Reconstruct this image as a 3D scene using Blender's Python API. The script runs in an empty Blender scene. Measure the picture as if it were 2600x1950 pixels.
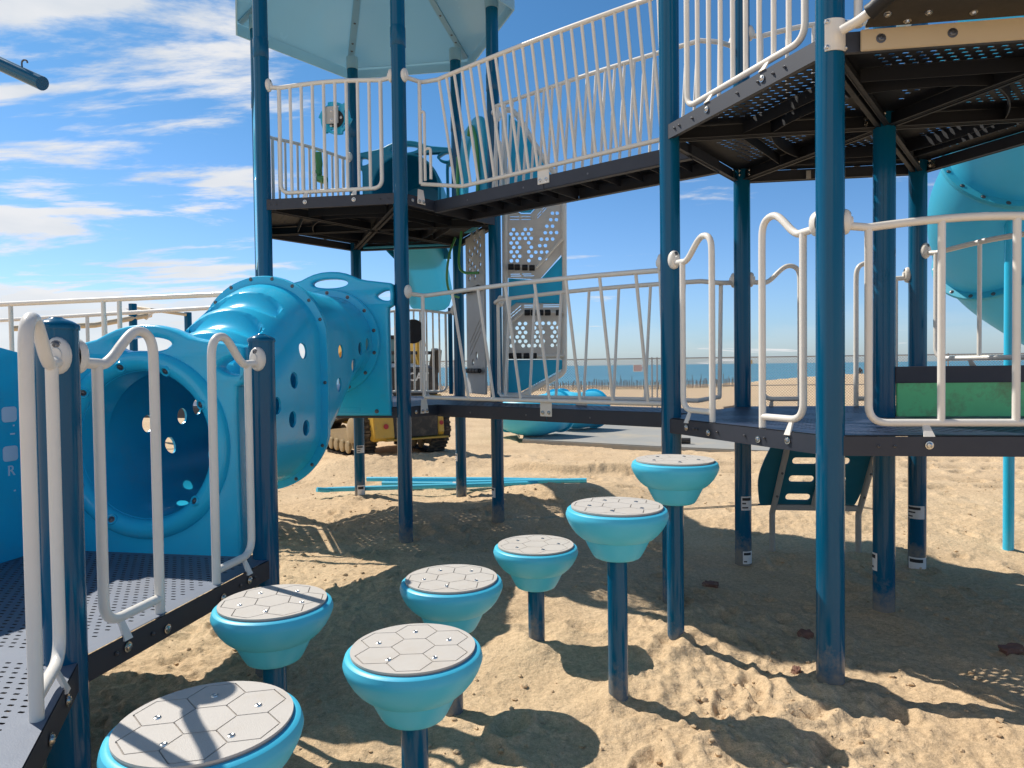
import bpy, bmesh, math, random
import numpy as np
from math import pi, sin, cos, radians, hypot, atan2, sqrt
from mathutils import Vector, Matrix, noise
from mathutils.geometry import delaunay_2d_cdt

random.seed(7)
scene = bpy.context.scene
COL = scene.collection
R = math.radians

# ------------------------------------------------------------------ materials
def nodes_of(m):
    m.use_nodes = True
    return m.node_tree.nodes, m.node_tree.links

def mat(name, col, rough=0.4, metal=0.0, var=0.06, vscale=6.0, bump=0.0, bscale=60.0, coat=0.0, spec=0.5, dirt=None, dscale=2.5, damt=0.3, trans=0.0, dust=0.0):
    m = bpy.data.materials.new(name)
    N, L = nodes_of(m)
    b = N['Principled BSDF']
    b.inputs['Metallic'].default_value = metal
    b.inputs['Roughness'].default_value = rough
    b.inputs['Coat Weight'].default_value = coat
    b.inputs['Coat Roughness'].default_value = 0.12
    b.inputs['Specular IOR Level'].default_value = spec
    tc0 = N.new('ShaderNodeTexCoord'); oi = N.new('ShaderNodeObjectInfo'); vm = N.new('ShaderNodeVectorMath'); vm.operation = 'MULTIPLY_ADD'
    vm.inputs[1].default_value = (1, 1, 1); L.new(tc0.outputs['Object'], vm.inputs[0])
    rm_ = N.new('ShaderNodeVectorMath'); rm_.operation = 'SCALE'; rm_.inputs[0].default_value = (31.7, 17.3, 23.9); L.new(oi.outputs['Random'], rm_.inputs['Scale']); L.new(rm_.outputs['Vector'], vm.inputs[2])
    class tc: outputs = {'Object': vm.outputs['Vector']}
    n1 = N.new('ShaderNodeTexNoise'); n1.inputs['Scale'].default_value = vscale; n1.inputs['Detail'].default_value = 5
    L.new(tc.outputs['Object'], n1.inputs['Vector'])
    mx = N.new('ShaderNodeMix'); mx.data_type = 'RGBA'
    mx.inputs['A'].default_value = (*[c * (1 - var) for c in col], 1)
    mx.inputs['B'].default_value = (*[min(1, c * (1 + var) + var * 0.02) for c in col], 1)
    L.new(n1.outputs['Fac'], mx.inputs['Factor'])
    last = mx.outputs['Result']
    if dirt is not None:
        n2 = N.new('ShaderNodeTexNoise'); n2.inputs['Scale'].default_value = dscale; n2.inputs['Detail'].default_value = 8; n2.inputs['Roughness'].default_value = 0.7
        L.new(tc.outputs['Object'], n2.inputs['Vector'])
        rp = N.new('ShaderNodeValToRGB'); rp.color_ramp.elements[0].position = 0.5; rp.color_ramp.elements[1].position = 0.72
        rp.color_ramp.elements[1].color = (damt, damt, damt, 1)
        L.new(n2.outputs['Fac'], rp.inputs['Fac'])
        m2 = N.new('ShaderNodeMix'); m2.data_type = 'RGBA'
        L.new(rp.outputs['Color'], m2.inputs['Factor'])
        L.new(last, m2.inputs['A']); m2.inputs['B'].default_value = (*dirt, 1)
        last = m2.outputs['Result']
    if dust > 0:                                   # sand clinging to the foot of the post
        ge = N.new('ShaderNodeNewGeometry'); sp_ = N.new('ShaderNodeSeparateXYZ'); L.new(ge.outputs['Position'], sp_.inputs[0])
        nd = N.new('ShaderNodeTexNoise'); nd.inputs['Scale'].default_value = 14; nd.inputs['Detail'].default_value = 7; nd.inputs['Roughness'].default_value = 0.7; L.new(tc.outputs['Object'], nd.inputs['Vector'])
        ma = N.new('ShaderNodeMath'); ma.operation = 'MULTIPLY_ADD'; L.new(nd.outputs['Fac'], ma.inputs[0]); ma.inputs[1].default_value = -0.55; L.new(sp_.outputs['Z'], ma.inputs[2])
        md_ = N.new('ShaderNodeMapRange'); L.new(ma.outputs[0], md_.inputs['Value']); md_.inputs['From Min'].default_value = -0.12; md_.inputs['From Max'].default_value = -0.32; md_.inputs['To Max'].default_value = dust
        m3 = N.new('ShaderNodeMix'); m3.data_type = 'RGBA'; L.new(md_.outputs['Result'], m3.inputs['Factor']); L.new(last, m3.inputs['A']); m3.inputs['B'].default_value = (0.42, 0.32, 0.20, 1)
        last = m3.outputs['Result']
    L.new(last, b.inputs['Base Color'])
    mr = N.new('ShaderNodeMapRange')
    mr.inputs['To Min'].default_value = max(0.02, rough - 0.06); mr.inputs['To Max'].default_value = min(1, rough + 0.08)
    n3 = N.new('ShaderNodeTexNoise'); n3.inputs['Scale'].default_value = vscale * 2.3; n3.inputs['Detail'].default_value = 6
    L.new(tc.outputs['Object'], n3.inputs['Vector'])
    L.new(n3.outputs['Fac'], mr.inputs['Value']); L.new(mr.outputs['Result'], b.inputs['Roughness'])
    if bump > 0:
        n4 = N.new('ShaderNodeTexNoise'); n4.inputs['Scale'].default_value = bscale; n4.inputs['Detail'].default_value = 3
        L.new(tc.outputs['Object'], n4.inputs['Vector'])
        bp = N.new('ShaderNodeBump'); bp.inputs['Strength'].default_value = bump; bp.inputs['Distance'].default_value = 0.01
        L.new(n4.outputs['Fac'], bp.inputs['Height']); L.new(bp.outputs['Normal'], b.inputs['Normal'])
    if trans > 0:
        t = N.new('ShaderNodeBsdfTranslucent'); t.inputs['Color'].default_value = (*col, 1)
        ms = N.new('ShaderNodeMixShader'); ms.inputs['Fac'].default_value = trans
        out = N['Material Output']
        L.new(b.outputs['BSDF'], ms.inputs[1]); L.new(t.outputs['BSDF'], ms.inputs[2]); L.new(ms.outputs['Shader'], out.inputs['Surface'])
    return m

SANDY = (0.50, 0.38, 0.24)
M = {}
M['post'] = mat('blue_powder_coat', (0.0012, 0.095, 0.195), 0.13, var=0.04, vscale=3, coat=0.0, spec=0.36, dust=0.55)
M['white'] = mat('white_powder_coat', (0.86, 0.81, 0.73), 0.33, var=0.03, coat=0.15, dirt=(0.5, 0.42, 0.3), damt=0.18, bump=0.015, bscale=120)
M['tunnel'] = mat('blue_plastic', (0.026, 0.54, 0.83), 0.20, var=0.06, vscale=4, dirt=(0.10, 0.42, 0.60), dscale=6, damt=0.3, bump=0.03, bscale=220)
M['aqua'] = mat('aqua_plastic', (0.075, 0.60, 0.80), 0.4, var=0.05, vscale=4, dirt=(0.12, 0.45, 0.55), damt=0.2, bump=0.03, bscale=220, trans=0.42)
M['slate'] = mat('slate_teal_sheet', (0.006, 0.16, 0.24), 0.45, var=0.06)
M['teal'] = mat('teal_sheet_plastic', (0.004, 0.27, 0.42), 0.42, var=0.06, bump=0.04, bscale=200)
M['bowl'] = mat('sky_blue_plastic', (0.065, 0.55, 0.78), 0.42, var=0.05, vscale=5, dirt=(0.1, 0.42, 0.6), damt=0.22, bump=0.04, bscale=260)
M['roof'] = mat('pale_blue_sheet', (0.42, 0.68, 0.80), 0.24, var=0.07, vscale=1.2, trans=0.32, coat=0.2)
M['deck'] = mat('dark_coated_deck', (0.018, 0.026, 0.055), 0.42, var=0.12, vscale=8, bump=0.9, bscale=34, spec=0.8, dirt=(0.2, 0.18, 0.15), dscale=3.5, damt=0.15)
M['deck_low'] = mat('dusty_deck_sunlit_tone', (0.115, 0.145, 0.205), 0.62, var=0.12, vscale=8, bump=0.1, bscale=240, spec=1.0, dirt=(0.22, 0.20, 0.18), dscale=2.5, damt=0.3)  # deck coating with its sunlit look put into a lighter base, plus dirt
M['fascia'] = mat('dark_coated_steel', (0.013, 0.018, 0.034), 0.58, spec=0.85, var=0.1, bump=0.05, bscale=260)
M['under'] = mat('shaded_deck_underside', (0.005, 0.007, 0.013), 0.6, var=0.1)  # blacker than the deck top: shade below the decks put into the colour
M['seat'] = mat('grey_rubber_pad', (0.58, 0.54, 0.49), 0.6, var=0.05, vscale=9, bump=0.25, bscale=420, dirt=(0.48, 0.38, 0.26), dscale=7, damt=0.25)
M['groove'] = mat('pad_groove', (0.37, 0.335, 0.30), 0.8)
M['bolt'] = mat('stainless_bolt', (0.62, 0.60, 0.57), 0.25, metal=1.0)
M['bolt_dark'] = mat('dull_bolt', (0.16, 0.16, 0.17), 0.35, metal=0.8)
M['green'] = mat('green_plastic', (0.16, 0.70, 0.29), 0.38, var=0.08, dirt=(0.20, 0.12, 0.07), dscale=4, damt=0.75, bump=0.03)
M['green_clean'] = mat('green_coated_tube', (0.10, 0.36, 0.12), 0.35)
M['black'] = mat('black_rubber', (0.014, 0.014, 0.016), 0.55, bump=0.1, bscale=150)
M['beige'] = mat('beige_steel', (0.62, 0.50, 0.33), 0.4, var=0.06, bump=0.03, bscale=200)
M['belt'] = mat('dark_belting', (0.045, 0.038, 0.03), 0.6, var=0.25, vscale=30, bump=0.2, bscale=300)
M['panelwhite'] = mat('white_sheet_plastic', (0.80, 0.77, 0.72), 0.45, var=0.04, dirt=(0.45, 0.38, 0.28), damt=0.15, trans=0.42)
M['panelgrey'] = mat('grey_sheet_plastic', (0.46, 0.46, 0.45), 0.5, var=0.05)
M['panelblue'] = mat('blue_sheet_plastic', (0.02, 0.55, 0.80), 0.42, var=0.05, trans=0.3)
M['print'] = mat('pale_printing', (0.62, 0.77, 0.90), 0.5)
M['yellow'] = mat('yellow_machine_paint', (0.62, 0.38, 0.055), 0.42, var=0.12, dirt=(0.28, 0.20, 0.12), dscale=5, damt=0.65)
M['machine_black'] = mat('black_machine_paint', (0.022, 0.021, 0.02), 0.5, var=0.2, dirt=(0.22, 0.17, 0.12), dscale=4, damt=0.6)
M['track'] = mat('worn_track_rubber', (0.045, 0.038, 0.032), 0.8, var=0.3, dirt=(0.35, 0.26, 0.17), dscale=8, damt=0.75, bump=0.3, bscale=60)
M['letter'] = mat('white_decal', (0.75, 0.75, 0.73), 0.5)
M['red'] = mat('red_decal', (0.42, 0.03, 0.03), 0.5)
M['glass'] = mat('tinted_cab_glass', (0.10, 0.24, 0.24), 0.08, spec=0.8)
M['grey_tube'] = mat('grey_coated_tube', (0.42, 0.40, 0.37), 0.4)
M['galv'] = mat('galvanised_steel', (0.36, 0.36, 0.36), 0.45, metal=0.5, var=0.1)
M['sticker'] = mat('paper_sticker', (0.72, 0.73, 0.74), 0.6)
M['ink'] = mat('black_ink', (0.02, 0.02, 0.025), 0.6)
M['brick'] = mat('red_brick', (0.21, 0.10, 0.07), 0.85, var=0.3, vscale=20, bump=0.5, bscale=60, dirt=(0.4, 0.3, 0.2), dscale=18, damt=0.85)
M['wood'] = mat('weathered_wood', (0.15, 0.115, 0.085), 0.85, var=0.3, vscale=8)
M['ochre'] = mat('ochre_sign_face', (0.52, 0.40, 0.20), 0.6)
M['cloth'] = mat('dark_cloth', (0.012, 0.012, 0.015), 0.9)
M['skin'] = mat('skin', (0.42, 0.25, 0.17), 0.5)

# ------------------------------------------------------------------ mesh helpers
EACH = {'bolt', 'clamp', 'bolt_pocket', 'grip', 'wheel', 'round_decal', 'bracket', 'knob'}
class MB:
    def __init__(s):
        s.v = []; s.f = []; s.cuts = []
    def add(s, vs, fs):
        s.cuts.append((len(s.v), len(s.f))); o = len(s.v); s.v.extend([tuple(v) for v in vs]); s.f.extend([tuple(i + o for i in f) for f in fs]); return s
    def merge(s, o):
        return s.add(o.v, o.f)
    def tube(s, path, r, seg=12, closed=False, caps=True):
        P = [Vector(p) for p in path]
        n = len(P)
        rs = r if isinstance(r, (list, tuple)) else [r] * n
        T = []
        for i in range(n):
            if closed: t = P[(i + 1) % n] - P[i - 1]
            else: t = P[min(i + 1, n - 1)] - P[max(i - 1, 0)]
            T.append(t.normalized())
        up = Vector((0, 0, 1)) if abs(T[0].z) < 0.9 else Vector((1, 0, 0))
        nrm = (up - T[0] * up.dot(T[0])).normalized()
        vs = []; fs = []
        for i in range(n):
            if i > 0:
                q = T[i - 1].rotation_difference(T[i]); nrm = q @ nrm
                nrm = (nrm - T[i] * nrm.dot(T[i])).normalized()
            b = T[i].cross(nrm)
            for k in range(seg):
                a = 2 * pi * k / seg
                vs.append(P[i] + (nrm * cos(a) + b * sin(a)) * rs[i])
        m = n if closed else n - 1
        for i in range(m):
            j = (i + 1) % n
            for k in range(seg):
                k2 = (k + 1) % seg
                fs.append((i * seg + k, i * seg + k2, j * seg + k2, j * seg + k))
        if caps and not closed:
            fs.append(tuple(range(seg))[::-1]); fs.append(tuple((n - 1) * seg + k for k in range(seg)))
        return s.add(vs, fs)
    def cyl(s, a, b, r, seg=20, r2=None):
        return s.tube([a, b], [r, r if r2 is None else r2], seg)
    def lathe(s, prof, o=(0, 0, 0), axis=(0, 0, 1), seg=24):
        z = Vector(axis).normalized(); x = z.orthogonal().normalized(); y = z.cross(x); o = Vector(o)
        vs = []; fs = []
        for (r, h) in prof:
            for k in range(seg):
                a = 2 * pi * k / seg
                vs.append(o + z * h + (x * cos(a) + y * sin(a)) * max(r, 1e-4))
        for i in range(len(prof) - 1):
            for k in range(seg):
                k2 = (k + 1) % seg
                fs.append((i * seg + k, i * seg + k2, (i + 1) * seg + k2, (i + 1) * seg + k))
        fs.append(tuple(range(seg))[::-1]); fs.append(tuple((len(prof) - 1) * seg + k for k in range(seg)))
        return s.add(vs, fs)
    def box(s, c, size, mtx=None):
        hx, hy, hz = [q / 2 for q in size]
        vs = [Vector((x, y, z)) for x in (-hx, hx) for y in (-hy, hy) for z in (-hz, hz)]
        if mtx is not None: vs = [mtx @ v for v in vs]
        c = Vector(c); vs = [v + c for v in vs]
        return s.add(vs, [(0, 1, 3, 2), (4, 6, 7, 5), (0, 4, 5, 1), (2, 3, 7, 6), (0, 2, 6, 4), (1, 5, 7, 3)])
    def beam(s, a, b, w, h, up=(0, 0, 1)):
        a = Vector(a); b = Vector(b); t = (b - a).normalized(); u = Vector(up); u = (u - t * u.dot(t)).normalized(); n = t.cross(u)
        vs = [p + n * sx * w / 2 + u * sz * h / 2 for p in (a, b) for sx in (-1, 1) for sz in (-1, 1)]
        return s.add(vs, [(0, 1, 3, 2), (4, 6, 7, 5), (0, 4, 5, 1), (2, 3, 7, 6), (0, 2, 6, 4), (1, 5, 7, 3)])
    def prism(s, poly, z0, z1):
        n = len(poly)
        vs = [(x, y, z0) for x, y in poly] + [(x, y, z1) for x, y in poly]
        fs = [tuple(range(n))[::-1], tuple(range(n, 2 * n))] + [(i, (i + 1) % n, n + (i + 1) % n, n + i) for i in range(n)]
        return s.add(vs, fs)
    def bolt(s, p, nrm, r=0.014, h=0.009):
        return s.lathe([(r * 1.35, 0), (r * 1.35, h * 0.25), (r, h * 0.3), (r * 0.85, h * 0.8), (r * 0.45, h), (r * 0.42, h * 0.6), (0.0005, h * 0.6)], p, nrm, 12)
    def build(s, name, m, parent=None, bevel=0.0, ang=38, smooth=True):
        if name in EACH and len(s.cuts) > 1:            # every piece an object of its own
            cs = s.cuts + [(len(s.v), len(s.f))]; o = None
            for (v0, f0), (v1, f1) in zip(cs, cs[1:]):
                o = mkobj(name, s.v[v0:v1], [tuple(i - v0 for i in f) for f in s.f[f0:f1]], m, parent, bevel, ang, smooth)
            return o
        return mkobj(name, s.v, s.f, m, parent, bevel, ang, smooth)

def root_of(o):
    while o.parent is not None: o = o.parent
    return o

def mkobj(name, v, f, m, parent=None, bevel=0.0, ang=38, smooth=True, loc=None):
    me = bpy.data.meshes.new(name)
    if parent is not None: off = Vector(root_of(parent)['_o'])
    elif loc is not None: off = Vector(loc)
    else: off = Vector((0, 0, 0))
    me.from_pydata([tuple(Vector(p) - off) for p in v], [], f)
    bm = bmesh.new(); bm.from_mesh(me)
    bmesh.ops.recalc_face_normals(bm, faces=bm.faces)
    if bevel > 0:
        es = [e for e in bm.edges if len(e.link_faces) == 2 and e.calc_face_angle(0) > R(50)]
        bmesh.ops.bevel(bm, geom=es, offset=bevel, segments=2, affect='EDGES', clamp_overlap=True)
    bm.to_mesh(me); bm.free()
    if smooth:
        me.polygons.foreach_set('use_smooth', [True] * len(me.polygons)); me.set_sharp_from_angle(angle=R(ang))
    me.materials.append(m)
    o = bpy.data.objects.new(name, me); COL.objects.link(o)
    if parent is not None: o.parent = parent
    else: o.location = off
    return o

def thing(name, label, cat, loc=(0, 0, 0), group=None):
    o = bpy.data.objects.new(name, None); COL.objects.link(o)
    o.location = loc; o['_o'] = list(loc); o['label'] = label; o['category'] = cat
    o.empty_display_size = 0.1
    if group: o['group'] = group
    return o
def tag(o, label, cat, group=None):
    o['label'] = label; o['category'] = cat
    if group: o['group'] = group
    return o
def struct(o):
    o['kind'] = 'structure'; return o
def dup(root, loc, rotz=0, label=None, group=None):
    r = root.copy(); COL.objects.link(r); r.location = loc; r.rotation_euler = (0, 0, rotz)
    if label: r['label'] = label
    if group: r['group'] = group
    for ch in list(root.children):
        c = ch.copy(); COL.objects.link(c); c.parent = r
        for g in ch.children:
            d = g.copy(); COL.objects.link(d); d.parent = c
    return r

def fillet(pts, rad, n=6, closed=False):
    P = [Vector(p) for p in pts]; out = []
    N = len(P)
    for i, p in enumerate(P):
        if not closed and (i == 0 or i == N - 1): out.append(p); continue
        a = P[i - 1]; b = P[(i + 1) % N]
        r = rad[i] if isinstance(rad, (list, tuple)) else rad
        d1 = a - p; d2 = b - p
        ang = d1.angle(d2)
        if ang > pi - 0.02 or r <= 0: out.append(p); continue
        t = min(r / math.tan(ang / 2), d1.length * 0.49, d2.length * 0.49)
        p1 = p + d1.normalized() * t; p2 = p + d2.normalized() * t
        for k in range(n + 1):
            u = k / n
            out.append(p1 * (1 - u) ** 2 + p * 2 * u * (1 - u) + p2 * u * u)
    return out
def catmull(pts, n=8):
    P = [Vector(p) for p in pts]; out = []
    Q = [P[0] * 2 - P[1]] + P + [P[-1] * 2 - P[-2]]
    for i in range(1, len(Q) - 2):
        for k in range(n):
            t = k / n
            out.append(0.5 * ((2 * Q[i]) + (Q[i + 1] - Q[i - 1]) * t + (2 * Q[i - 1] - 5 * Q[i] + 4 * Q[i + 1] - Q[i + 2]) * t * t + (3 * Q[i] - Q[i - 1] - 3 * Q[i + 1] + Q[i + 2]) * t ** 3))
    out.append(P[-1]); return out

class Frame:
    """vertical plane through two ground points: p(t along, out, z)"""
    def __init__(s, A, B, flip=1):
        s.A = Vector((A[0], A[1], 0)); d = Vector((B[0] - A[0], B[1] - A[1], 0)); s.L = d.length; s.d = d.normalized()
        s.n = Vector((s.d.y, -s.d.x, 0)) * flip
    def p(s, t, o, z):
        return s.A + s.d * t + s.n * o + Vector((0, 0, z))

def ell(cx, cy, rx, ry, n=28, rot=0):
    return [(cx + rx * cos(a) * cos(rot) - ry * sin(a) * sin(rot), cy + rx * cos(a) * sin(rot) + ry * sin(a) * cos(rot)) for a in [2 * pi * k / n for k in range(n)]]
def rrect(x0, y0, x1, y1, r, n=5):
    out = []
    for cx, cy, a0 in ((x1 - r, y1 - r, 0), (x0 + r, y1 - r, 90), (x0 + r, y0 + r, 180), (x1 - r, y0 + r, 270)):
        for k in range(n + 1):
            a = R(a0 + 90 * k / n); out.append((cx + r * cos(a), cy + r * sin(a)))
    return out
def smooth2d(pts, n=6):
    P = [(x, y, 0) for x, y in pts]; Q = [P[-1]] + P + [P[0], P[1]]; out = []
    Q = [Vector(q) for q in Q]
    for i in range(1, len(Q) - 2):
        for k in range(n):
            t = k / n
            v = 0.5 * ((2 * Q[i]) + (Q[i + 1] - Q[i - 1]) * t + (2 * Q[i - 1] - 5 * Q[i] + 4 * Q[i + 1] - Q[i + 2]) * t * t + (3 * Q[i] - Q[i - 1] - 3 * Q[i + 1] + Q[i + 2]) * t ** 3)
            out.append((v.x, v.y))
    return out

def plate(name, fr, outer, holes, thick, bevel, m, parent, out=0.0):
    """cut-out sheet in a vertical Frame: outline and holes are (t, z) lists"""
    cu = bpy.data.curves.new(name, 'CURVE'); cu.dimensions = '2D'; cu.fill_mode = 'BOTH'
    cu.extrude = max(0.0005, thick / 2 - bevel); cu.bevel_depth = bevel; cu.bevel_resolution = 2; cu.offset = -bevel
    for poly in [outer] + list(holes):
        sp = cu.splines.new('POLY'); sp.points.add(len(poly) - 1); sp.use_cyclic_u = True
        for i, (x, y) in enumerate(poly): sp.points[i].co = (x, y, 0, 1)
    tmp = bpy.data.objects.new('tmp', cu); COL.objects.link(tmp)
    dg = bpy.context.evaluated_depsgraph_get()
    me = bpy.data.meshes.new_from_object(tmp.evaluated_get(dg))
    vs = [fr.p(v.co.x, out + v.co.z, v.co.y) for v in me.vertices]
    fs = [tuple(p.vertices) for p in me.polygons]
    bpy.data.objects.remove(tmp); bpy.data.meshes.remove(me); bpy.data.curves.remove(cu)
    bm = bmesh.new()
    bv = [bm.verts.new(v) for v in vs]
    for f in fs:
        try: bm.faces.new([bv[i] for i in f])
        except ValueError: pass
    bmesh.ops.remove_doubles(bm, verts=bm.verts, dist=1e-5)
    bm.verts.index_update()
    v2 = [v.co.copy() for v in bm.verts]; f2 = [tuple(v.index for v in f.verts) for f in bm.faces]; bm.free()
    return mkobj(name, v2, f2, m, parent, ang=40)

def inpoly(p, poly):
    x, y = p; c = False; n = len(poly)
    for i in range(n):
        x1, y1 = poly[i]; x2, y2 = poly[(i + 1) % n]
        if (y1 > y) != (y2 > y) and x < (x2 - x1) * (y - y1) / (y2 - y1) + x1: c = not c
    return c
def segdist(p, a, b):
    ax, ay = a; bx, by = b; dx, dy = bx - ax, by - ay
    t = max(0, min(1, ((p[0] - ax) * dx + (p[1] - ay) * dy) / (dx * dx + dy * dy)))
    return hypot(p[0] - ax - t * dx, p[1] - ay - t * dy)
def perf_deck(name, poly, z, m, parent, ang=0.0, px=0.062, py=0.036, sl=0.034, sw=0.013, margin=0.045, solid=(), thick=0.005, smargin=0.11):
    """perforated sheet: polygon with staggered slots really cut through"""
    if sum(poly[i][0] * poly[(i + 1) % len(poly)][1] - poly[(i + 1) % len(poly)][0] * poly[i][1] for i in range(len(poly))) < 0: poly = poly[::-1]
    verts = [Vector(p) for p in poly]; faces = [list(range(len(poly)))]
    cx = sum(p[0] for p in poly) / len(poly); cy = sum(p[1] for p in poly) / len(poly)
    ca, sa = cos(ang), sin(ang); rng = 3.0
    nx = int(rng / px); ny = int(rng / py)
    for j in range(-ny, ny + 1):
        for i in range(-nx, nx + 1):
            u = i * px + (px / 2 if j % 2 else 0); v = j * py
            x = cx + u * ca - v * sa; y = cy + u * sa + v * ca
            if not inpoly((x, y), poly): continue
            if min(segdist((x, y), poly[k], poly[(k + 1) % len(poly)]) for k in range(len(poly))) < margin: continue
            if any(segdist((x, y), a, b) < smargin for a, b in solid): continue
            o = len(verts); h, w = sl / 2, sw / 2
            for (a, b) in ((h, 0), (h * 0.72, w), (-h * 0.72, w), (-h, 0), (-h * 0.72, -w), (h * 0.72, -w)):
                verts.append(Vector((x + a * ca - b * sa, y + a * sa + b * ca)))
            faces.append(list(range(o, o + 6)))
    r = delaunay_2d_cdt(verts, [], faces, 1, 1e-6)
    ov, of, orig = r[0], r[2], r[5]
    tri = [tuple(f) for f, og in zip(of, orig) if list(og) == [0]]
    n = len(ov)
    vs = [(p.x, p.y, z) for p in ov] + [(p.x, p.y, z - thick) for p in ov]
    fs = tri + [tuple(i + n for i in f[::-1]) for f in tri]
    # walls of the outline and of every slot
    cnt = {}
    for f in tri:
        for k in range(3):
            e = (f[k], f[(k + 1) % 3]); cnt[e] = 1
    for (a, b) in list(cnt):
        if (b, a) not in cnt: fs.append((b, a, a + n, b + n))
    me = bpy.data.meshes.new(name); off = Vector(root_of(parent)['_o'])
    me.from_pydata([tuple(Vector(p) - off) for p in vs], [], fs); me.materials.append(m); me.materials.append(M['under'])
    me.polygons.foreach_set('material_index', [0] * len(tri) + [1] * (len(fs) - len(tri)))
    o = bpy.data.objects.new(name, me); COL.objects.link(o); o.parent = parent
    return o

def text_mesh(name, txt, size, fr_p, m, parent, depth=0.003, bold=0.0):
    cu = bpy.data.curves.new(name, 'FONT'); cu.body = txt; cu.size = size; cu.extrude = depth; cu.align_x = 'CENTER'; cu.align_y = 'CENTER'; cu.offset = bold
    tmp = bpy.data.objects.new('tmp', cu); COL.objects.link(tmp)
    dg = bpy.context.evaluated_depsgraph_get()
    me = bpy.data.meshes.new_from_object(tmp.evaluated_get(dg))
    vs = [fr_p(v.co.x, v.co.y, v.co.z) for v in me.vertices]; fs = [tuple(p.vertices) for p in me.polygons]
    bpy.data.objects.remove(tmp); bpy.data.meshes.remove(me); bpy.data.curves.remove(cu)
    return mkobj(name, vs, fs, m, parent, smooth=False)

# ------------------------------------------------------------------ layout (metres, camera foot at the origin, looking along +Y)
P5 = (1.027, 4.467); P7 = (1.826, 5.478); P8 = (2.303, 4.281); P6 = (1.504, 3.269); P9 = (3.102, 5.292)
R6 = (2.78, 3.083); R8 = (3.579, 4.095)
P2 = (-0.951, 6.065); P4 = (-0.158, 7.057); P3 = (-0.621, 8.24); P10 = (-1.876, 8.431); P11 = (-2.669, 7.439); P1 = (-2.207, 6.256)
LC = (-1.414, 7.248)
F1 = (-1.49, 2.27); F2 = (-1.26, 3.49); F3 = (-2.52, 3.708); F4 = (-2.73, 2.48); F5 = (-1.014, 1.093)
ZL = 1.16; ZU = 3.02; ZF = 0.55; FH = 0.09; PR = 0.0635

# ------------------------------------------------------------------ ground
def vnoise(x, y, seed):
    xi = np.floor(x).astype(np.int64); yi = np.floor(y).astype(np.int64); fx = x - xi; fy = y - yi
    def h(a, b):
        n = (a * 374761393 + b * 668265263 + seed * 1442695041) & 0xFFFFFFFF
        n = ((n ^ (n >> 13)) * 1274126177) & 0xFFFFFFFF
        return ((n ^ (n >> 16)) & 0xFFFF) / 65535.0
    u = fx * fx * fx * (fx * (fx * 6 - 15) + 10); v = fy * fy * fy * (fy * (fy * 6 - 15) + 10)
    a = h(xi, yi); b = h(xi + 1, yi); c = h(xi, yi + 1); d = h(xi + 1, yi + 1)
    return (a * (1 - u) + b * u) * (1 - v) + (c * (1 - u) + d * u) * v - 0.5
def sstep(a, b, x):
    t = np.clip((x - a) / (b - a), 0, 1); return t * t * (3 - 2 * t)
rs = np.random.RandomState(5)
PITS = []
for k in range(420):
    ang = rs.uniform(-0.75, 0.75); r = 1.2 + 11 * rs.rand() ** 1.3
    PITS.append((r * sin(ang), r * cos(ang), rs.uniform(0.03, 0.11), rs.uniform(0.006, 0.03), rs.uniform(0, pi), rs.uniform(1.0, 2.3)))
FOOT = []
for (x0, y0, a0, n_) in ((0.2, 2.0, 0.9, 5), (2.4, 2.5, -0.5, 4), (1.1, 2.55, 1.35, 4), (-0.9, 5.0, 1.1, 6), (2.2, 6.6, 1.2, 8), (0.6, 9.2, 0.5, 9), (3.4, 7.5, -0.3, 7), (-0.4, 7.6, 0.1, 6), (-1.2, 9.6, 0.2, 6)):
    for k in range(n_):
        t = 0.62 * k; sd_ = 0.09 * (1 if k % 2 else -1); a_ = a0 + 0.06 * k
        FOOT.append((x0 + t * cos(a_) - sd_ * sin(a_), y0 + t * sin(a_) + sd_ * cos(a_), a_ + rs.uniform(-0.15, 0.15), rs.uniform(0.014, 0.026)))
MOUNDS = [(P6[0] + 0.02, P6[1] - 0.02, 0.22, 0.05), (0.86, 3.67, 0.25, 0.07), (P8[0], P8[1] - 0.06, 0.24, 0.06), (P2[0] + 0.05, P2[1], 0.3, 0.04), (0.118, 3.68, 0.2, 0.05), (0.46, 3.1, 0.2, 0.03),
          (0.75, 8.0, 0.6, 0.14), (0.1, 8.1, 0.5, 0.10), (1.3, 8.3, 0.5, 0.08), (2.6, 6.9, 0.7, 0.08), (-1.1, 11.2, 0.6, 0.10), (-2.5, 10.7, 0.7, 0.16), (-0.7, 5.2, 0.5, 0.05), (2.1, 2.9, 0.35, 0.05), (0.9, 2.2, 0.4, 0.05), (1.5, 2.3, 0.25, 0.04)]
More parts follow.
